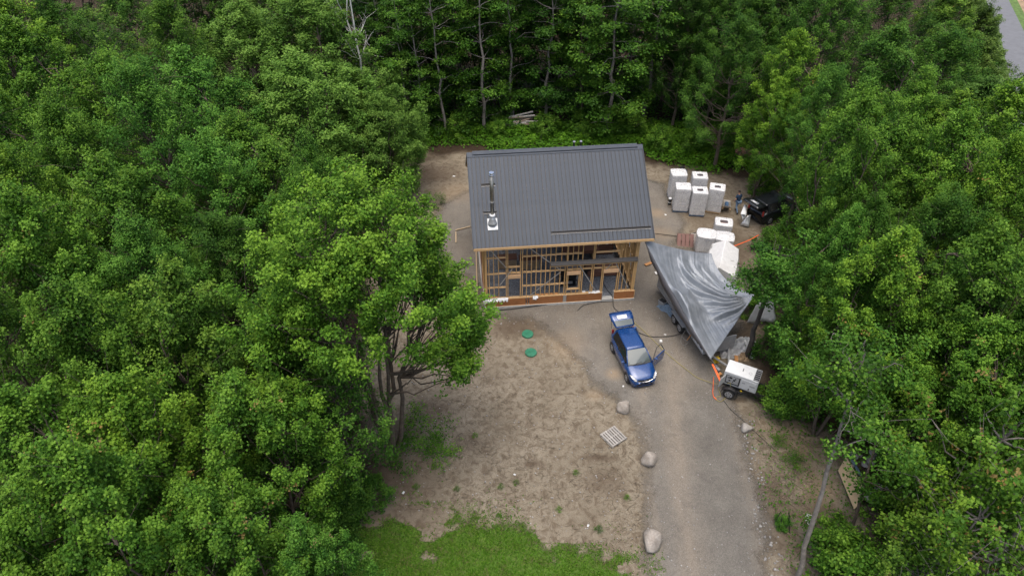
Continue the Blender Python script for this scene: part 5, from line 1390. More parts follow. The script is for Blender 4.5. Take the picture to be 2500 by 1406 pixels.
def proto_dome(seed, h=15., Rr=4.5, zb=3.0, nb=84, twigs=22, per=15, size=.128, stems=1, peak=.62, leaf='leaf', bark='bark', low=.35, redtip=.02, rb=(.36, .64), lean=0.0, bare=.45, aspect=.75, flame=3.2, spread=.16, cone=1.25, inn=.16, extra=(), lobed=False):
    rng = np.random.default_rng(seed)
    boughs = []
    lobes = [(rng.uniform(0, 6.28), rng.uniform(.08, .2), rng.integers(2, 5)) for _ in range(3)]
    for k in range(nb):
        t = (k + .5) / nb
        t = .02 + .98 * t ** .85
        az = k * GA + rng.normal(0, .25)
        # profile: widest at `peak` of the crown height from its base
        if t < peak: pr = low + (1 - low) * math.sin(.5 * math.pi * t / peak)
        else: pr = math.cos(.5 * math.pi * ((t - peak) / (1.0 - peak)) ** cone) ** .8
        lob = 1 + sum(a * math.sin(f * az + p + 3 * t) for p, a, f in lobes)
        inner = rng.random() < inn
        r = Rr * pr * lob * (rng.uniform(.3, .6) if inner else rng.uniform(.72, 1.0)) * .86
        z = zb + (h - zb) * (t * .94 + .02) - .5 + rng.normal(0, .3)
        c = np.array([r * math.cos(az) + lean * (z / h) * 2, r * math.sin(az), z])
        boughs.append((c, rng.uniform(*rb), np.array([math.cos(az) * pr, math.sin(az) * pr, .5])))
    for e in extra: boughs.append((np.array(e, float) + rng.normal(0, .25, 3), rng.uniform(*rb), np.array([e[0], e[1], 0.0]) / 5))
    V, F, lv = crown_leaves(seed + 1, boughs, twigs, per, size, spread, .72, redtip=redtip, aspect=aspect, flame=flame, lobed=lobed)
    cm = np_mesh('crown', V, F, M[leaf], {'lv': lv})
    m = MB()
    tops = []
    for s in range(stems):
        a = s * 6.28 / max(1, stems) + rng.uniform(0, 1)
        out = 0 if stems == 1 else Rr * rng.uniform(.25, .5)
        top = Vector((out * math.cos(a) + lean * 1.6, out * math.sin(a), h * rng.uniform(.70, .85)))
        b0 = Vector((.10 * math.cos(a), .10 * math.sin(a), -.1)) if stems > 1 else Vector((0, 0, -.1))
        r0 = .21 if stems == 1 else .14
        tops.append(limb(m, b0, top, r0 * h / 15, .035, rng, 0, 9, 7, .009))
    for i, (c, rbv, o_) in enumerate(boughs):
        if rng.random() < bare:
            st = tops[rng.integers(len(tops))] if stems > 1 else tops[0]
            if stems > 1: st = min(tops, key=lambda s_: min((Vector(c) - p).length for p in s_))
            zt_ = max(zb * .55, c[2] - np.hypot(c[0], c[1]) * rng.uniform(.5, .95))
            p0 = min(st, key=lambda p: abs(p.z - zt_))
            limb(m, p0, c, .055, .012, rng, -.06, 5, 4)
            for _ in range(2): limb(m, c, Vector(c) + Vector(rng.normal(0, .7, 3)) + Vector((0, 0, .3)), .012, .005, rng, 0, 2, 3)
    tm = m.mesh('trunk', M[bark], True)
    return tm, cm, h, Rr

def proto_layer(seed, front=False,*, h=15., Rr=3.6, zb=1.2, nb=60, twigs=22, per=12, size=.19, leaf='leaf', bark='greybark', bare=.8, gapy=0.0):
    """open forest-edge tree: visible trunk with flat leafy plates"""
    rng = np.random.default_rng(seed); boughs = []
    m = MB(); top = Vector((rng.normal(0, .4), rng.normal(0, .4), h * .92))
    st = limb(m, (0, 0, -.1), top, .17 * h / 15, .03 * min(1, h / 8), rng, 0, 10, 7, .007)
    for k in range(nb):
        t = (k + .5) / nb; az = k * GA + rng.normal(0, .4)
        z = zb + (h - zb) * t
        pr = (math.sin(math.pi * (.15 + .8 * t)) ** .6)
        r = Rr * pr * rng.uniform(.25, 1.0)
        c = np.array([r * math.cos(az), r * math.sin(az), z - .16 * r])
        if rng.random() < gapy or (front and math.sin(az) < -.45 and r > .3): continue
        boughs.append((c, rng.uniform(.7, 1.25) * min(1, Rr / 3), np.array([math.cos(az), math.sin(az), .2])))
        if rng.random() < bare:
            p0 = min(st, key=lambda p: abs(p.z - (z - r * .35)))
            limb(m, p0, c, .035 * min(1, h / 6), .008 * min(1, h / 6), rng, .05, 4, 4)
    V, F, lv = crown_leaves(seed + 1, boughs, twigs, per, size, .24, .22, 1.2, .8, 0.0)
    return m.mesh('trunk', M[bark], True), np_mesh('crown', V, F, M[leaf], {'lv': lv}), h, Rr

PROTO = {}
for i in range(6):
    PROTO['d%d' % i] = proto_dome(100 + i * 7, stems=(1, 2, 1, 3, 1, 2)[i], cone=(1.05, 1.3, .95, 1.1, .9, 1.25)[i], size=(.112, .150, .120, .138, .108, .155)[i], rb=((.36, .64), (.50, .85), (.34, .6), (.4, .7), (.28, .5), (.45, .8))[i], flame=(3.2, 2.2, 3.6, 3.0, 4.4, 2.4)[i], peak=(.34, .28, .40, .30, .36, .25)[i], zb=(3.4, 3.0, 3.8, 2.6, 3.2, 3.0)[i], nb=(138, 98, 144, 122, 170, 104)[i], redtip=(.006, .0, .002, .010, .0, .003)[i])
PROTO['n0'] = proto_dome(300, nb=152, twigs=23, per=15, size=.128, rb=(.34, .6), spread=.15, lobed=True, redtip=.012, stems=3, peak=.30, cone=1.05)     # near trees: finer leaves
PROTO['n1'] = proto_dome(311, nb=148, twigs=23, per=15, size=.128, rb=(.34, .6), spread=.15, lobed=True, redtip=.010, stems=2, peak=.36, cone=1.05)
PROTO['w0'] = proto_dome(320, h=13, Rr=5.2, zb=1.5, nb=110, twigs=30, per=14, size=.19, leaf='leaf2', redtip=0, stems=4, peak=.4, low=.6, rb=(.7, 1.2), aspect=.55, flame=2.2)
PROTO['w1'] = proto_dome(331, h=13, Rr=5.0, zb=1.2, nb=104, twigs=30, per=14, size=.19, leaf='leaf2', redtip=0, stems=3, peak=.45, low=.55, rb=(.7, 1.2), aspect=.55, flame=2.2)
for i in range(4): PROTO['l%d' % i] = proto_layer(400 + i * 9, gapy=(.0, .25, .1, .3)[i], nb=(54, 48, 52, 46)[i], bark=('greybark', 'greybark', 'bark', 'greybark')[i])
PROTO['t0'] = proto_layer(441, True, nb=60, Rr=3.2)
PROTO['t1'] = proto_layer(452, True, nb=54, Rr=3.0)
PROTO['s0'] = proto_dome(500, h=13, Rr=3.6, zb=4.5, nb=46, twigs=16, per=9, size=.15, bark='darkbark', low=.7, rb=(.5, .9), bare=.95, redtip=.0)
PROTO['s1'] = proto_dome(511, h=9, Rr=3.0, zb=2.2, nb=40, twigs=16, per=10, size=.16, bark='greybark', low=.7, rb=(.5, .9), bare=.95, redtip=.04)
PROTO['f0'] = proto_layer(561, h=1.7, Rr=1.5, zb=.3, nb=11, twigs=12, per=8, size=.12, bare=.9)
PROTO['f1'] = proto_layer(570, h=1.2, Rr=1.3, zb=.2, nb=8, twigs=11, per=8, size=.12, bare=.9)
PROTO['b0'] = proto_dome(520, h=3.2, Rr=1.7, zb=.3, nb=26, twigs=20, per=11, size=.14, low=.7, peak=.35, rb=(.4, .7), redtip=0, flame=1.4)
PROTO['b1'] = proto_dome(531, h=2.4, Rr=1.4, zb=.2, nb=20, twigs=20, per=11, size=.13, low=.8, peak=.3, rb=(.35, .6), redtip=0, flame=1.4)

TINT = {'m': (1.42, 1.34, 1.15), 'b': (1.05, 1.05, 1.0), 'y': (1.32, 1.20, 1.0), 'd': (.68, .76, .82), 'g': (.86, .98, 1.15), 'o': (1.08, .98, 1.05), 'k': (.45, .52, .55), 'p': (1.12, 1.12, 1.10)}  # k: shade of the deep woods put into the leaf colour
WORD = {'m': 'fresh green', 'b': 'bright green', 'y': 'yellow green', 'd': 'dark green', 'g': 'blue green', 'o': 'olive green', 'k': 'very dark green', 'p': 'pale green'}
rt = random.Random(42)
TREES = []
def tree(proto, x, y, h, Rc, tint, label, cat='tree', name='maple_tree', group=None, rz=None):
    tm, cm, h0, R0 = PROTO[proto]
    o = thing(name, label, cat, (x, y, -.02), rt.uniform(0, 6.28) if rz is None else rz, group)
    if cat == 'tree' and proto[0] in 'dn': Rc *= .88; h *= rt.uniform(.88, 1.08)
    o.scale = (Rc / R0, Rc / R0, h / h0)
    a = link('trunk', tm, o); c = link('crown', cm, o)
    k = rt.uniform(.82, 1.14); tc = TINT[tint]
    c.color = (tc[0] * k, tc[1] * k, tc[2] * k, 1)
    TREES.append((x, y, Rc))
    return o
def T(px, py, h, Rc, proto, tint, where, cat='tree', name='maple_tree', group=None, f=.68):
    p = G(px, py, h * f)
    return tree(proto, p.x, p.y, h, Rc, tint, '%s %s' % (WORD[tint], where), cat, name, group)

LW = 'trees of the left woods'
# nearest left
T(60, 1380, 15, 3.6, 'n0', 'b', 'maple in the lower left corner of the photo', group=LW)
T(300, 1330, 15, 3.6, 'n1', 'b', 'maple at the bottom edge, second tree from the lower left corner', group=LW)
T(540, 1330, 14, 3.3, 'n0', 'b', 'maple at the bottom edge, third tree from the lower left corner', group=LW)
T(760, 1385, 11, 2.5, 'n1', 'g', 'young maple at the bottom edge beside the grass', group=LW)
T(620, 1080, 14, 3.6, 'n1', 'b', 'maple with bare twigs showing, left of the tank-side big maple', group=LW)
T(350, 1090, 15, 3.8, 'n0', 'y', 'maple in the second row from the bottom, a third across the left woods', group=LW)
T(90, 1090, 15, 3.9, 'n1', 'b', 'maple at the left edge, second tree up from the bottom', group=LW)
T(250, 890, 15.5, 4.0, 'd3', 'b', 'maple in the third row from the bottom of the left woods', group=LW)
T(30, 880, 15.5, 4.0, 'd0', 'b', 'maple at the left edge, third tree up from the bottom', group=LW)
T(500, 880, 13.5, 3.8, 'd1', 'o', 'maple with reddish tips in the middle of the left woods', group=LW)
T(700, 860, 11, 3.4, 'd5', 'd', 'low maple just left of the big multi-stemmed maple', group=LW)
T(380, 720, 14, 3.9, 'd4', 'g', 'maple beside the dark gap in the left woods', group=LW)
T(150, 700, 15.5, 4.2, 'd3', 'b', 'broad maple left of the dark gap in the left woods', group=LW)
T(-30, 690, 15, 4.2, 'd2', 'b', 'maple at the left edge, halfway up the photo', group=LW)
T(560, 660, 13, 3.8, 'd0', 'd', 'maple right of the dark gap in the left woods', group=LW)
T(300, 540, 15.5, 4.5, 'd1', 'b', 'tall maple above the dark gap in the left woods', group=LW)
T(90, 540, 15.5, 4.3, 'd0', 'y', 'maple with red shoots at the left edge, above halfway', group=LW)
T(540, 480, 14.5, 4.4, 'd2', 'g', 'maple behind the big multi-stemmed maple', group=LW)
T(690, 500, 12.5, 4.0, 'd5', 'b', 'maple touching the rear of the big multi-stemmed maple', group=LW)
T(190, 400, 16, 4.8, 'd4', 'b', 'broad maple in the upper left woods, fourth row from the top', group=LW)
T(0, 370, 16, 4.6, 'd3', 'b', 'maple at the left edge, a quarter down the photo', group=LW)
T(390, 370, 15, 4.7, 'd0', 'g', 'maple in the upper left woods below the leafy knoll', group=LW)
T(600, 390, 14, 4.6, 'd3', 'b', 'maple in front of the large willow grove', group=LW)
T(480, 260, 15, 5.0, 'd1', 'g', 'maple left of the large willow grove', group=LW)
T(290, 270, 15, 4.8, 'd2', 'b', 'maple in the upper left woods beside the dull brownish tree', group=LW)
T(110, 260, 15, 4.8, 'd5', 'b', 'maple near the left edge, third row from the top', group=LW)
T(-60, 220, 15, 4.8, 'd1', 'b', 'maple cut by the left edge, third row from the top', group=LW)
T(40, 120, 15, 5.0, 'd3', 'y', 'maple in the upper left corner of the photo', group=LW)
T(160, 110, 14, 4.8, 'd4', 'd', 'maple at the top edge, second from the upper left corner', group=LW)
T(270, 170, 12, 4.4, 's0', 'o', 'sparse dull brownish tree in the upper left woods', group=LW, name='sparse_tree')
T(310, 40, 14, 5.0, 'd2', 'd', 'maple at the top edge, third from the upper left corner', group=LW)
T(430, 120, 14, 5.0, 'd0', 'b', 'maple at the top edge, fourth from the upper left corner', group=LW)
T(450, -20, 14, 5.2, 'd5', 'k', 'shaded tree at the top edge left of the willow grove', group=LW)
T(150, -40, 15, 5.4, 'd1', 'k', 'shaded tree behind the upper left corner maples', group=LW)
T(-40, 20, 15, 5.4, 'd0', 'k', 'shaded tree cut by the upper left corner', group=LW)
# willow grove behind
WG = 'large grove at the upper left of the clearing'
T(600, 130, 12, 5.2, 'w0', 'p', 'left tree of the large grove behind the big maple', name='willow_tree', group=WG)
T(760, 110, 13, 5.6, 'w1', 'p', 'tallest middle tree of the large grove at the top edge', name='willow_tree', group=WG)
T(740, 270, 11.5, 5.4, 'w0', 'p', 'front tree of the large grove behind the big maple', name='willow_tree', group=WG)
T(880, 270, 9.5, 4.4, 'w1', 'p', 'right tree of the large grove, beside the bare white birch', name='willow_tree', group=WG)
T(930, 330, 8.5, 3.8, 'w0', 'p', 'lowest front tree of the large grove, next to the bare soil', name='willow_tree', group=WG)
T(690, 30, 13, 5.4, 'w1', 'o', 'rear tree of the large grove at the top edge', name='willow_tree', group=WG)
# big multi-stemmed maple at the clearing edge and its neighbours
rx_ = np.random.default_rng(88); ex = []
for _ in range(46):
    a_ = rx_.uniform(-2.7, -.35); r_ = rx_.uniform(.8, 4.2)
    ex.append((r_ * math.cos(a_), r_ * math.sin(a_), 13.8 - .20 * r_ * r_ + rx_.normal(0, .3)))
for _ in range(80):
    a_ = rx_.uniform(-.40, 1.35); r_ = 2.4 + 2.5 * rx_.random() ** .7
    ex.append((r_ * math.cos(a_), r_ * math.sin(a_), 13.4 - .27 * r_ * r_ + rx_.normal(0, .35)))
for _ in range(40):
    a_ = rx_.uniform(1.9, 3.6); r_ = rx_.uniform(3.2, 5.4)
    ex.append((r_ * math.cos(a_), r_ * math.sin(a_), 13.6 - .22 * r_ * r_ + rx_.normal(0, .35)))
BM = proto_dome(700, h=16.5, Rr=5.6, zb=9.0, nb=170, twigs=22, per=15, size=.13, spread=.15, stems=6, peak=.30, low=.86, rb=(.38, .68), redtip=.002, bare=.55, bark='bark', extra=ex, cone=1.6, inn=.08)
PROTO['big'] = BM
p = G(960, 1108)
tree('big', p.x, p.y, 16.5, 5.1, 'm', 'big fresh green multi-stemmed maple at the left edge of the clearing beside the house', rz=0.0)
p = G(886, 1240); tree('s0', p.x, p.y, 9.5, 2.6, 'd', 'slim shaded tree between the big maple and the grass', name='slim_tree')
p = G(792, 1275); tree('s0', p.x, p.y, 9.5, 2.6, 'd', 'slim dark trunk tree at the left end of the grass', name='slim_tree')
p = G(800, 1090); tree('s1', p.x, p.y, 7, 2.2, 'd', 'shaded understory tree left of the big maple trunk', name='understory_tree')
p = G(780, 930); tree('d5', p.x, p.y, 9.5, 3.0, 'd', 'dark low maple under the left side of the big maple')
p = G(850, 840); tree('d4', p.x, p.y, 13, 3.2, 'd', 'shaded maple merging with the rear left of the big maple')
p = G(700, 1190); tree('s1', p.x, p.y, 6, 1.9, 'd', 'shaded understory tree above the near maples', name='understory_tree')
# rear edge of the clearing
RG = 'trees along the rear edge of the clearing'
for px, py, h, Rc, pr, ti, lab in ((1000, 330, 13, 2.6, 'l1', 'b', 'slender leafy tree right of the large grove'), (1040, 325, 14, 3.0, 'l0', 'b', 'leafy tree left of the tall grey trunks'),
        (1088, 333, 15, 2.8, 't0', 'b', 'tree with the thicker tall grey trunk behind the house'), (1183, 322, 15, 3.2, 't1', 'b', 'tree with the straight slim grey trunk behind the house'),
        (1250, 300, 14, 3.4, 'l1', 'b', 'layered tree behind the log heap'), (1330, 290, 14, 3.6, 'l0', 'd', 'dark layered tree right of the log heap'),
        (1482, 328, 15, 4.2, 'l0', 'b', 'broad bright layered tree behind the roof ridge'), (1420, 300, 13, 3.4, 'l2', 'b', 'layered tree left of the broad bright one'),
        (1570, 300, 15, 3.8, 'l1', 'b', 'layered tree right of the broad bright one'), (1640, 320, 15, 4.0, 'd4', 'k', 'dark tree behind the wrapped pallets'),
        (1720, 330, 14, 4.0, 'd2', 'd', 'dark leafy tree behind the firewood stack'), (1790, 320, 14, 4.0, 'd5', 'd', 'dark maple above the firewood stack')):
    p = G(px, py); tree(pr, p.x, p.y, h, Rc, ti, '%s %s' % (WORD[ti], lab), name='edge_tree', group=RG, rz=0.0 if pr[0] == 't' else None)
RB = 'shaded trees deep behind the clearing'
row = 0
for k, (px, py) in enumerate(((930, 280), (985, 270), (1060, 268), (1130, 270), (1205, 262), (1290, 250), (1370, 255), (1450, 262), (1530, 250), (1610, 262), (1690, 258), (1770, 262), (1850, 250))):
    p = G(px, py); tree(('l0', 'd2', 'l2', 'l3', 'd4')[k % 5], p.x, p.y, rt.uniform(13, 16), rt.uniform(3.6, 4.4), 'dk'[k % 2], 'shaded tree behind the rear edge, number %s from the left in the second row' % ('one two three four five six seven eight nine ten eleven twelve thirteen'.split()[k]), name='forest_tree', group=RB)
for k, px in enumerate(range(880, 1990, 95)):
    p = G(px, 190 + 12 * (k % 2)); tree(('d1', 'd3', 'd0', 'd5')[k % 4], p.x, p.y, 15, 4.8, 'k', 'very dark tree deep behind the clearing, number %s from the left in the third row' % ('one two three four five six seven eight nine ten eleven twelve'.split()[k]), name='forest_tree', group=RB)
# right woods
RW = 'trees of the right woods'
T(1925, 190, 13.5, 3.4, 'd5', 'y', 'maple rising above the right edge of the clearing', group=RW)
T(1890, 290, 10, 2.6, 'd1', 'y', 'low maple in front of the firewood stack', group=RW)
T(1800, 140, 14, 4.4, 'd0', 'd', 'dark maple at the top, left of the tall yellow green maple', group=RW)
T(2020, 90, 14.5, 5.0, 'd4', 'd', 'dark maple at the top edge, right of centre', group=RW)
T(1900, 30, 14, 5.0, 'd2', 'k', 'shaded maple at the top edge above the yellow green maple', group=RW)
T(1760, 30, 14, 4.8, 'd5', 'k', 'shaded maple at the top edge left of the dark maples', group=RW)
T(2160, 60, 14, 5.0, 'd0', 'd', 'dark maple at the top edge, third left of the road', group=RW)
T(2150, 190, 14, 4.8, 'd1', 'd', 'maple two rows below the top edge, mid right woods', group=RW)
T(2395, 80, 7, 2.4, 'w1', 'o', 'small feathery tree screening the road at the top edge', group=RW, name='willow_tree')
T(2420, 265, 6.5, 2.3, 'w0', 'o', 'small feathery tree screening the lower end of the road', group=RW, name='willow_tree')
T(560, -10, 13, 4.8, 'd4', 'k', 'shaded tree at the top edge behind the left willow', group=LW)
T(2300, 60, 13, 4.8, 'd3', 'o', 'maple at the top edge, second left of the road', group=RW)
T(2290, 190, 13, 4.6, 'd2', 'd', 'maple left of the road, second row down', group=RW)
T(2372, 200, 10, 3.8, 'w0', 'o', 'feathery tree hanging over the paved road', group=RW, name='willow_tree')
T(2345, 40, 9, 3.8, 'w1', 'o', 'feathery tree beside the paved road at the top edge', group=RW, name='willow_tree')
T(2370, 300, 10, 4.2, 'w0', 'd', 'feathery tree below the paved road at the right edge', group=RW, name='willow_tree')
T(2460, 410, 10, 4.0, 'w1', 'o', 'feathery tree cut by the right edge under the road', group=RW, name='willow_tree')
T(2000, 300, 12.5, 3.6, 'd0', 'g', 'maple right of the firewood stack', group=RW)
T(2090, 310, 13.5, 3.8, 'd3', 'p', 'maple in the upper right woods with a rounded top', group=RW)
T(2200, 340, 13.5, 4.0, 'd4', 'b', 'maple in the upper right woods, fourth from the clearing', group=RW)
T(2300, 350, 14, 3.8, 'd1', 'y', 'maple under the roadside trees', group=RW)
T(2420, 400, 14, 4.4, 'd5', 'y', 'maple at the right edge, a third down the photo', group=RW)
T(2040, 460, 14, 3.2, 'd1', 'p', 'broad maple overhanging the black car', group=RW)
T(2110, 590, 12, 3.4, 'd4', 'd', 'maple in the shade right of the broad overhanging maple', group=RW)
T(2150, 440, 14, 4.0, 'd2', 'b', 'maple in the middle right woods, second from the clearing', group=RW)
T(2270, 480, 13.5, 4.0, 'd3', 'b', 'maple in the middle right woods, third from the clearing', group=RW)
T(2390, 540, 14, 4.2, 'd0', 'y', 'maple near the right edge, two fifths down the photo', group=RW)
T(2510, 580, 14, 4.2, 'd4', 'b', 'maple cut by the right edge, two fifths down the photo', group=RW)
T(2025, 680, 12, 2.3, 'd5', 'g', 'maple leaning over the white draped tarp', group=RW)
T(2140, 720, 14.5, 3.5, 'n1', 'y', 'tall maple in the middle of the right woods', group=RW)
T(2060, 780, 11, 2.7, 'd5', 'd', 'low maple between the generator and the tall maple', group=RW)
T(2270, 640, 12, 3.6, 'd2', 'd', 'shaded maple behind the tall middle maple', group=RW)
T(2330, 780, 13.5, 3.8, 'd1', 'b', 'maple right of the tall middle maple', group=RW)
T(2470, 740, 14, 4.0, 'd3', 'b', 'maple at the right edge, halfway down the photo', group=RW)
T(2320, 860, 11, 2.7, 'n0', 'd', 'maple above the tan plywood sheet', group=RW)
T(2360, 930, 12.5, 3.4, 'n1', 'b', 'maple in the lower right woods, second row from the edge', group=RW)
T(2490, 920, 13, 3.6, 'n0', 'b', 'maple at the right edge, two thirds down the photo', group=RW)
T(2330, 1060, 9, 2.4, 's1', 'y', 'red tipped maple in the lower right woods', group=RW)
T(2420, 1110, 11, 3.0, 's1', 'b', 'maple near the right edge above the lower right corner', group=RW)
T(2500, 1280, 10.5, 2.8, 's1', 'b', 'sparse maple in the lower right corner', group=RW)
T(2370, 1290, 8.5, 2.6, 's1', 'y', 'sparse young maple left of the lower right corner', group=RW)
T(2290, 1350, 6, 2.2, 's1', 'o', 'sparse young maple at the bottom edge right of the tall trunk', group=RW)
T(2100, 1380, 4, 1.8, 'b0', 'b', 'bushy sapling at the bottom edge beside the tall trunk', group=RW)
# tall bare-stemmed tree at lower right
rngt = np.random.default_rng(77)
def bare_stem(name, label, base, top, r0, r1, tint, nb, size, mat, twn=14, reach=3.0, lowt=.45):
    o = thing(name, label, 'tree', base); m = MB(); L = Vector(top) - Vector(base)
    st = limb(m, (0, 0, -.1), L, r0, r1, rngt, 0, 11, 8, .004); boughs = []
    for k in range(nb):
        t = rngt.uniform(lowt, 1.0); p0 = st[min(len(st) - 1, int(t * (len(st) - 1)))]
        a = rngt.uniform(0, 6.28); rr_ = rngt.uniform(1.0, reach) * (1.25 - t * .6)
        e = p0 + Vector((math.cos(a) * rr_, math.sin(a) * rr_, rngt.uniform(.3, 1.6)))
        mid_ = limb(m, p0, e, .04, .008, rngt, .04, 5, 4)
        for q in range(3):
            b_ = mid_[rngt.integers(2, 6)]; e2 = b_ + Vector(rngt.normal(0, .55, 3)); limb(m, b_, e2, .013, .004, rngt, 0, 3, 3)
            if rngt.random() < .75: boughs.append((np.array(e2), rngt.uniform(.35, .65), np.array([math.cos(a), math.sin(a), .3])))
    link('trunk', m.mesh('trunk', M[mat], True), o)
    V, F, lv = crown_leaves(int(rngt.integers(9999)), boughs, twn, 10, size, .2, .6, redtip=0)
    c = link('crown', np_mesh('crown', V, F, M['leaf'], {'lv': lv}), o); c.color = (*TINT[tint], 1)
    return o
b = G(1945, 1416); tp = G(2112, 860, 12.5)
bare_stem('tall_tree', 'tall tree with a bare dark grey trunk at the bottom right', b, tp, .125, .04, 'b', 16, .13, 'greybark', 12, 2.6, .70)
b = G(2080, 1290); tp = G(2160, 1010, 6.5)
bare_stem('forked_tree', 'thin forked tree standing over the plywood sheet', b, tp, .08, .03, 'b', 4, .14, 'bark')
b = G(1822, 872); tp = G(1905, 600, 8.5)
bare_stem('leaning_tree', 'dark leaning trunk behind the generator carrying the tarp corner', b, tp, .17, .06, 'g', 13, .14, 'darkbark', 22, 1.7, .62)
b = G(2440, 1380); tp = G(2520, 1180, 5)
bare_stem('leaning_tree', 'thick dark leaning trunk in the lower right corner', b, tp, .22, .12, 'b', 10, .14, 'darkbark')
# bare white birches
def birch(label, base, h, seed):
    rg = np.random.default_rng(seed); o = thing('bare_birch', label, 'tree', base); m = MB()
    st = limb(m, (0, 0, -.1), (rg.normal(0, .4), rg.normal(0, .3), h), .13, .03, rg, 0, 10, 7, .008)
    for k in range(13):
        p0 = st[rg.integers(4, 10)]; a = rg.uniform(0, 6.28); e = p0 + Vector((math.cos(a) * 1.3, math.sin(a) * 1.3, rg.uniform(1.2, 2.8)))
        ml = limb(m, p0, e, .05, .012, rg, -.05, 5, 5)
        for q in range(3): limb(m, ml[rg.integers(1, 6)], Vector(ml[-1]) + Vector(rg.normal(0, .8, 3)), .015, .005, rg, 0, 3, 3)
    m.build('trunk', M['birch'], o, smooth=True)
birch('bare white birch behind the large grove, right of the pair', G(914, 338), 15, 5)
birch('bare white birch behind the large grove, left of the pair', G(893, 315), 14.5, 9)
m = MB(); m.tube([G(1040, 150, 6.0), G(1092, 230, 2.6), G(1140, 290, .5), G(1146, 308, .0)], [.04, .06, .09, .11], 7); tag(m.build('fallen_trunk', M['bark'], smooth=True), 'slanting dead trunk between the tall grey trunks', 'trunk')

# shrubs on the edges
SH = 'low shrubs at the edge of the clearing'
for px, py, pr, s, ti, lab in ((1000, 1120, 'f0', .8, 'b', 'low leafy shrub at the foot of the big maple'), (1080, 1110, 'f1', .8, 'y', 'small bright sapling right of the big maple'), (1035, 1058, 'f0', .9, 'y', 'leafy shoots beside the big maple trunk'),
        (905, 1230, 'b0', .7, 'd', 'shaded shrub between the big maple and the grass'), (840, 1290, 'b0', .8, 'd', 'dark shrub at the left end of the grass'), (1062, 500, 'f0', .6, 'b', 'small green shrub on the soil left of the house'),
        (1908, 1283, 'b1', .3, 'g', 'dark seedling between the black stakes'), (1940, 1130, 'f1', .5, 'b', 'green tuft on the bank right of the drive'), (1900, 1080, 'f1', .4, 'y', 'small yellow green tuft at the top of the bank'),
        (2020, 1360, 'b0', .8, 'b', 'leafy shrub at the bottom edge right of the drive'), (1860, 470, 'b0', .7, 'b', 'leafy shrub beyond the walking person'), (1880, 620, 'b0', .8, 'd', 'shrub behind the orange rope'),
        (1900, 1000, 'b0', .8, 'b', 'leafy shrub right of the generator drawbar'), (1960, 960, 'b0', 1.0, 'd', 'dark shrub behind the generator drawbar'), (1900, 880, 'b0', 1.0, 'd', 'dark shrub behind the generator'), (1461, 1293, 'f1', .2, 'd', 'tiny dark weed near the largest boulder'),
        *[(px_, py_, 'b0', s_, 'b', 'bright shrub in the undergrowth, %s along the rear edge from the left' % w_) for px_, py_, s_, w_ in ((1010, 352, .7, 'first'), (1120, 335, .8, 'second'), (1215, 338, .6, 'third'), (1330, 335, .8, 'fourth'), (1430, 340, .6, 'fifth'), (1540, 338, .9, 'sixth'), (1610, 365, .8, 'seventh'), (1700, 375, .9, 'eighth'), (1780, 372, .9, 'ninth'))],
        (1830, 760, 'b0', .6, 'b', 'small shrub under the gathered tarp corner'), (2190, 1130, 'b0', .6, 'd', 'shrub above the rubble stones'), (2180, 1280, 'b0', 1.0, 'b', 'shrub below the rubble stones'), (2090, 1020, 'b0', .6, 'b', 'shrub above the tan plywood sheet')):
    p = G(px, py); h0, R0 = PROTO[pr][2], PROTO[pr][3]
    tree(pr, p.x, p.y, h0 * s, R0 * s, ti, lab, 'shrub', 'shrub', SH)
for k, (px, py, lab) in enumerate(((1222, 1190, 'left one of two weeds in the middle of the soil'), (1260, 1180, 'right one of two weeds in the middle of the soil'), (1365, 1245, 'weed at the front of the soil above the grass tip'), (1218, 1260, 'weed on the soil just above the grass edge'),
        (1530, 1215, 'weed between the middle and the largest boulder'), (1115, 1195, 'weed on the soil below the big maple crown'), (1405, 1155, 'weed on the soil below the flat grey pallet'), (1015, 1190, 'weed near the grass under the big maple'), (1060, 1140, 'weed in the shade right of the big maple trunk'), (1160, 1065, 'weed on the upper part of the bare soil'))):
    p = G(px, py); o = tree('f1', p.x, p.y, .25, .2, 'y', 'tiny bright ' + lab, 'weed', 'weed', 'weeds sprouting on the bare soil')

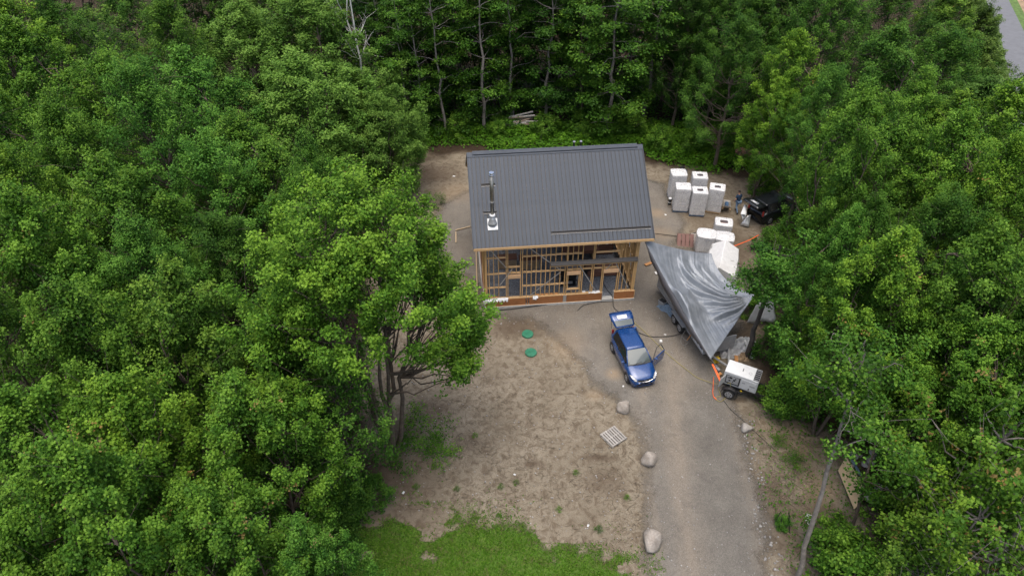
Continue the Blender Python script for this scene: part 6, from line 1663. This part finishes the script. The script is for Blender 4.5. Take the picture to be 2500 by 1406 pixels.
# undergrowth: one leafy mass behind the house and on the wood floors
rng = np.random.default_rng(31)
def under(poly, dens, hmax, size):
    P = np.array(poly); x0, x1, y0, y1 = P[:, 0].min(), P[:, 0].max(), P[:, 1].min(), P[:, 1].max()
    n = int((x1 - x0) * (y1 - y0) * dens); x, y = rng.uniform(x0, x1, n), rng.uniform(y0, y1, n)
    sd = poly_sdf(poly, x, y); c = fnoise(x * .55, y * .55, 4)
    k = (sd < rng.normal(0, .35, n)) & (rng.random(n) < sstep(.28, .5, c + .25 * np.clip(-sd, 0, 1))); x, y, sd, c = x[k], y[k], sd[k], c[k]; n = len(x)
    clump = fnoise(x * 1.6 + 9, y * 1.6, 3)
    top = hmax * (.25 + .75 * clump) * np.clip(.35 - sd * .5, .25, 1)
    z = top * rng.random(n) ** .35
    return np.stack([x, y, z], 1), clump
UND = [(BRUSH, 190, 1.1, .19), (pxpoly([(950, 330), (1900, 330), (2000, 200), (850, 200)]), 26, .8, .24),
       (pxpoly([(1880, 960), (1960, 1040), (2080, 1090), (2150, 1200), (2120, 1320), (2000, 1410), (2250, 1500), (2600, 1400), (2600, 900), (2100, 850), (1920, 880)]), 60, .8, .16),
       (pxpoly([(1840, 420), (1900, 470), (1880, 640), (1890, 860), (2050, 860), (2100, 600), (2050, 400)]), 50, .9, .18),
       (SL, 42, .35, .10), (pxpoly([(760, 1340), (860, 1240), (890, 1120), (860, 900), (700, 900), (560, 1340)]), 40, .7, .16)]
VV, FF, LV, off = [], [], [], 0
for poly, dens, hm, sz in UND:
    P, cl = under(poly, dens, hm, sz); n = len(P)
    N = rng.normal(0, .4, (n, 3)) + np.array([0, 0, 1.0])
    V, F_, lv = leaves(P, N, sz * rng.uniform(.6, 1.3, n), rng, np.clip(.1 + cl * .6 + rng.normal(0, .15, n), 0, .9), .8)
    VV.append(V); FF.append(F_ + off); LV.append(lv); off += len(V)
o = link('undergrowth', np_mesh('undergrowth', np.concatenate(VV), np.concatenate(FF), M['fern'], {'lv': np.concatenate(LV)}))
tag(o, 'low bright undergrowth of ferns and brambles at the edges of the woods', 'undergrowth', kind='stuff')

# paved road at the upper right
def strip(name, pts, w, z, mat):
    P = [Vector(p) for p in pts]; rows = []
    for i, p in enumerate(P):
        d = (P[min(i + 1, len(P) - 1)] - P[max(i - 1, 0)]).normalized(); nn = Vector((-d.y, d.x, 0))
        rows.append([Vector((*(p + nn * (w * k - w / 2))[:2], z)) for k in (1, .75, .5, .25, 0)])
    return tag(MB().grid(rows).build(name, mat), kind='structure')
rp = [G(2350, -160), G(2425, -20), G(2475, 90), G(2510, 230), G(2560, 420), G(2660, 640)]
strip('road', rp, 2.8, .02, simple('road_asphalt', (.15, .155, .165), .9, var=.12, scale=1.2, bump=.3))
strip('road_verge', [p + Vector((4.4, 1.4, 0)) for p in rp], 3.0, .012, simple('sandy_verge', (.30, .21, .13), .95, var=.3, scale=.8, bump=.4))
strip('grass_verge', [p + Vector((2.1, .7, 0)) for p in rp], 1.5, .016, simple('verge_grass', (.09, .15, .035), .95, var=.4, scale=2, bump=.4))
strip('grass_verge', [p + Vector((-2.5, -.8, 0)) for p in rp], 2.4, .016, simple('near_verge_grass', (.08, .13, .03), .95, var=.4, scale=2, bump=.4))
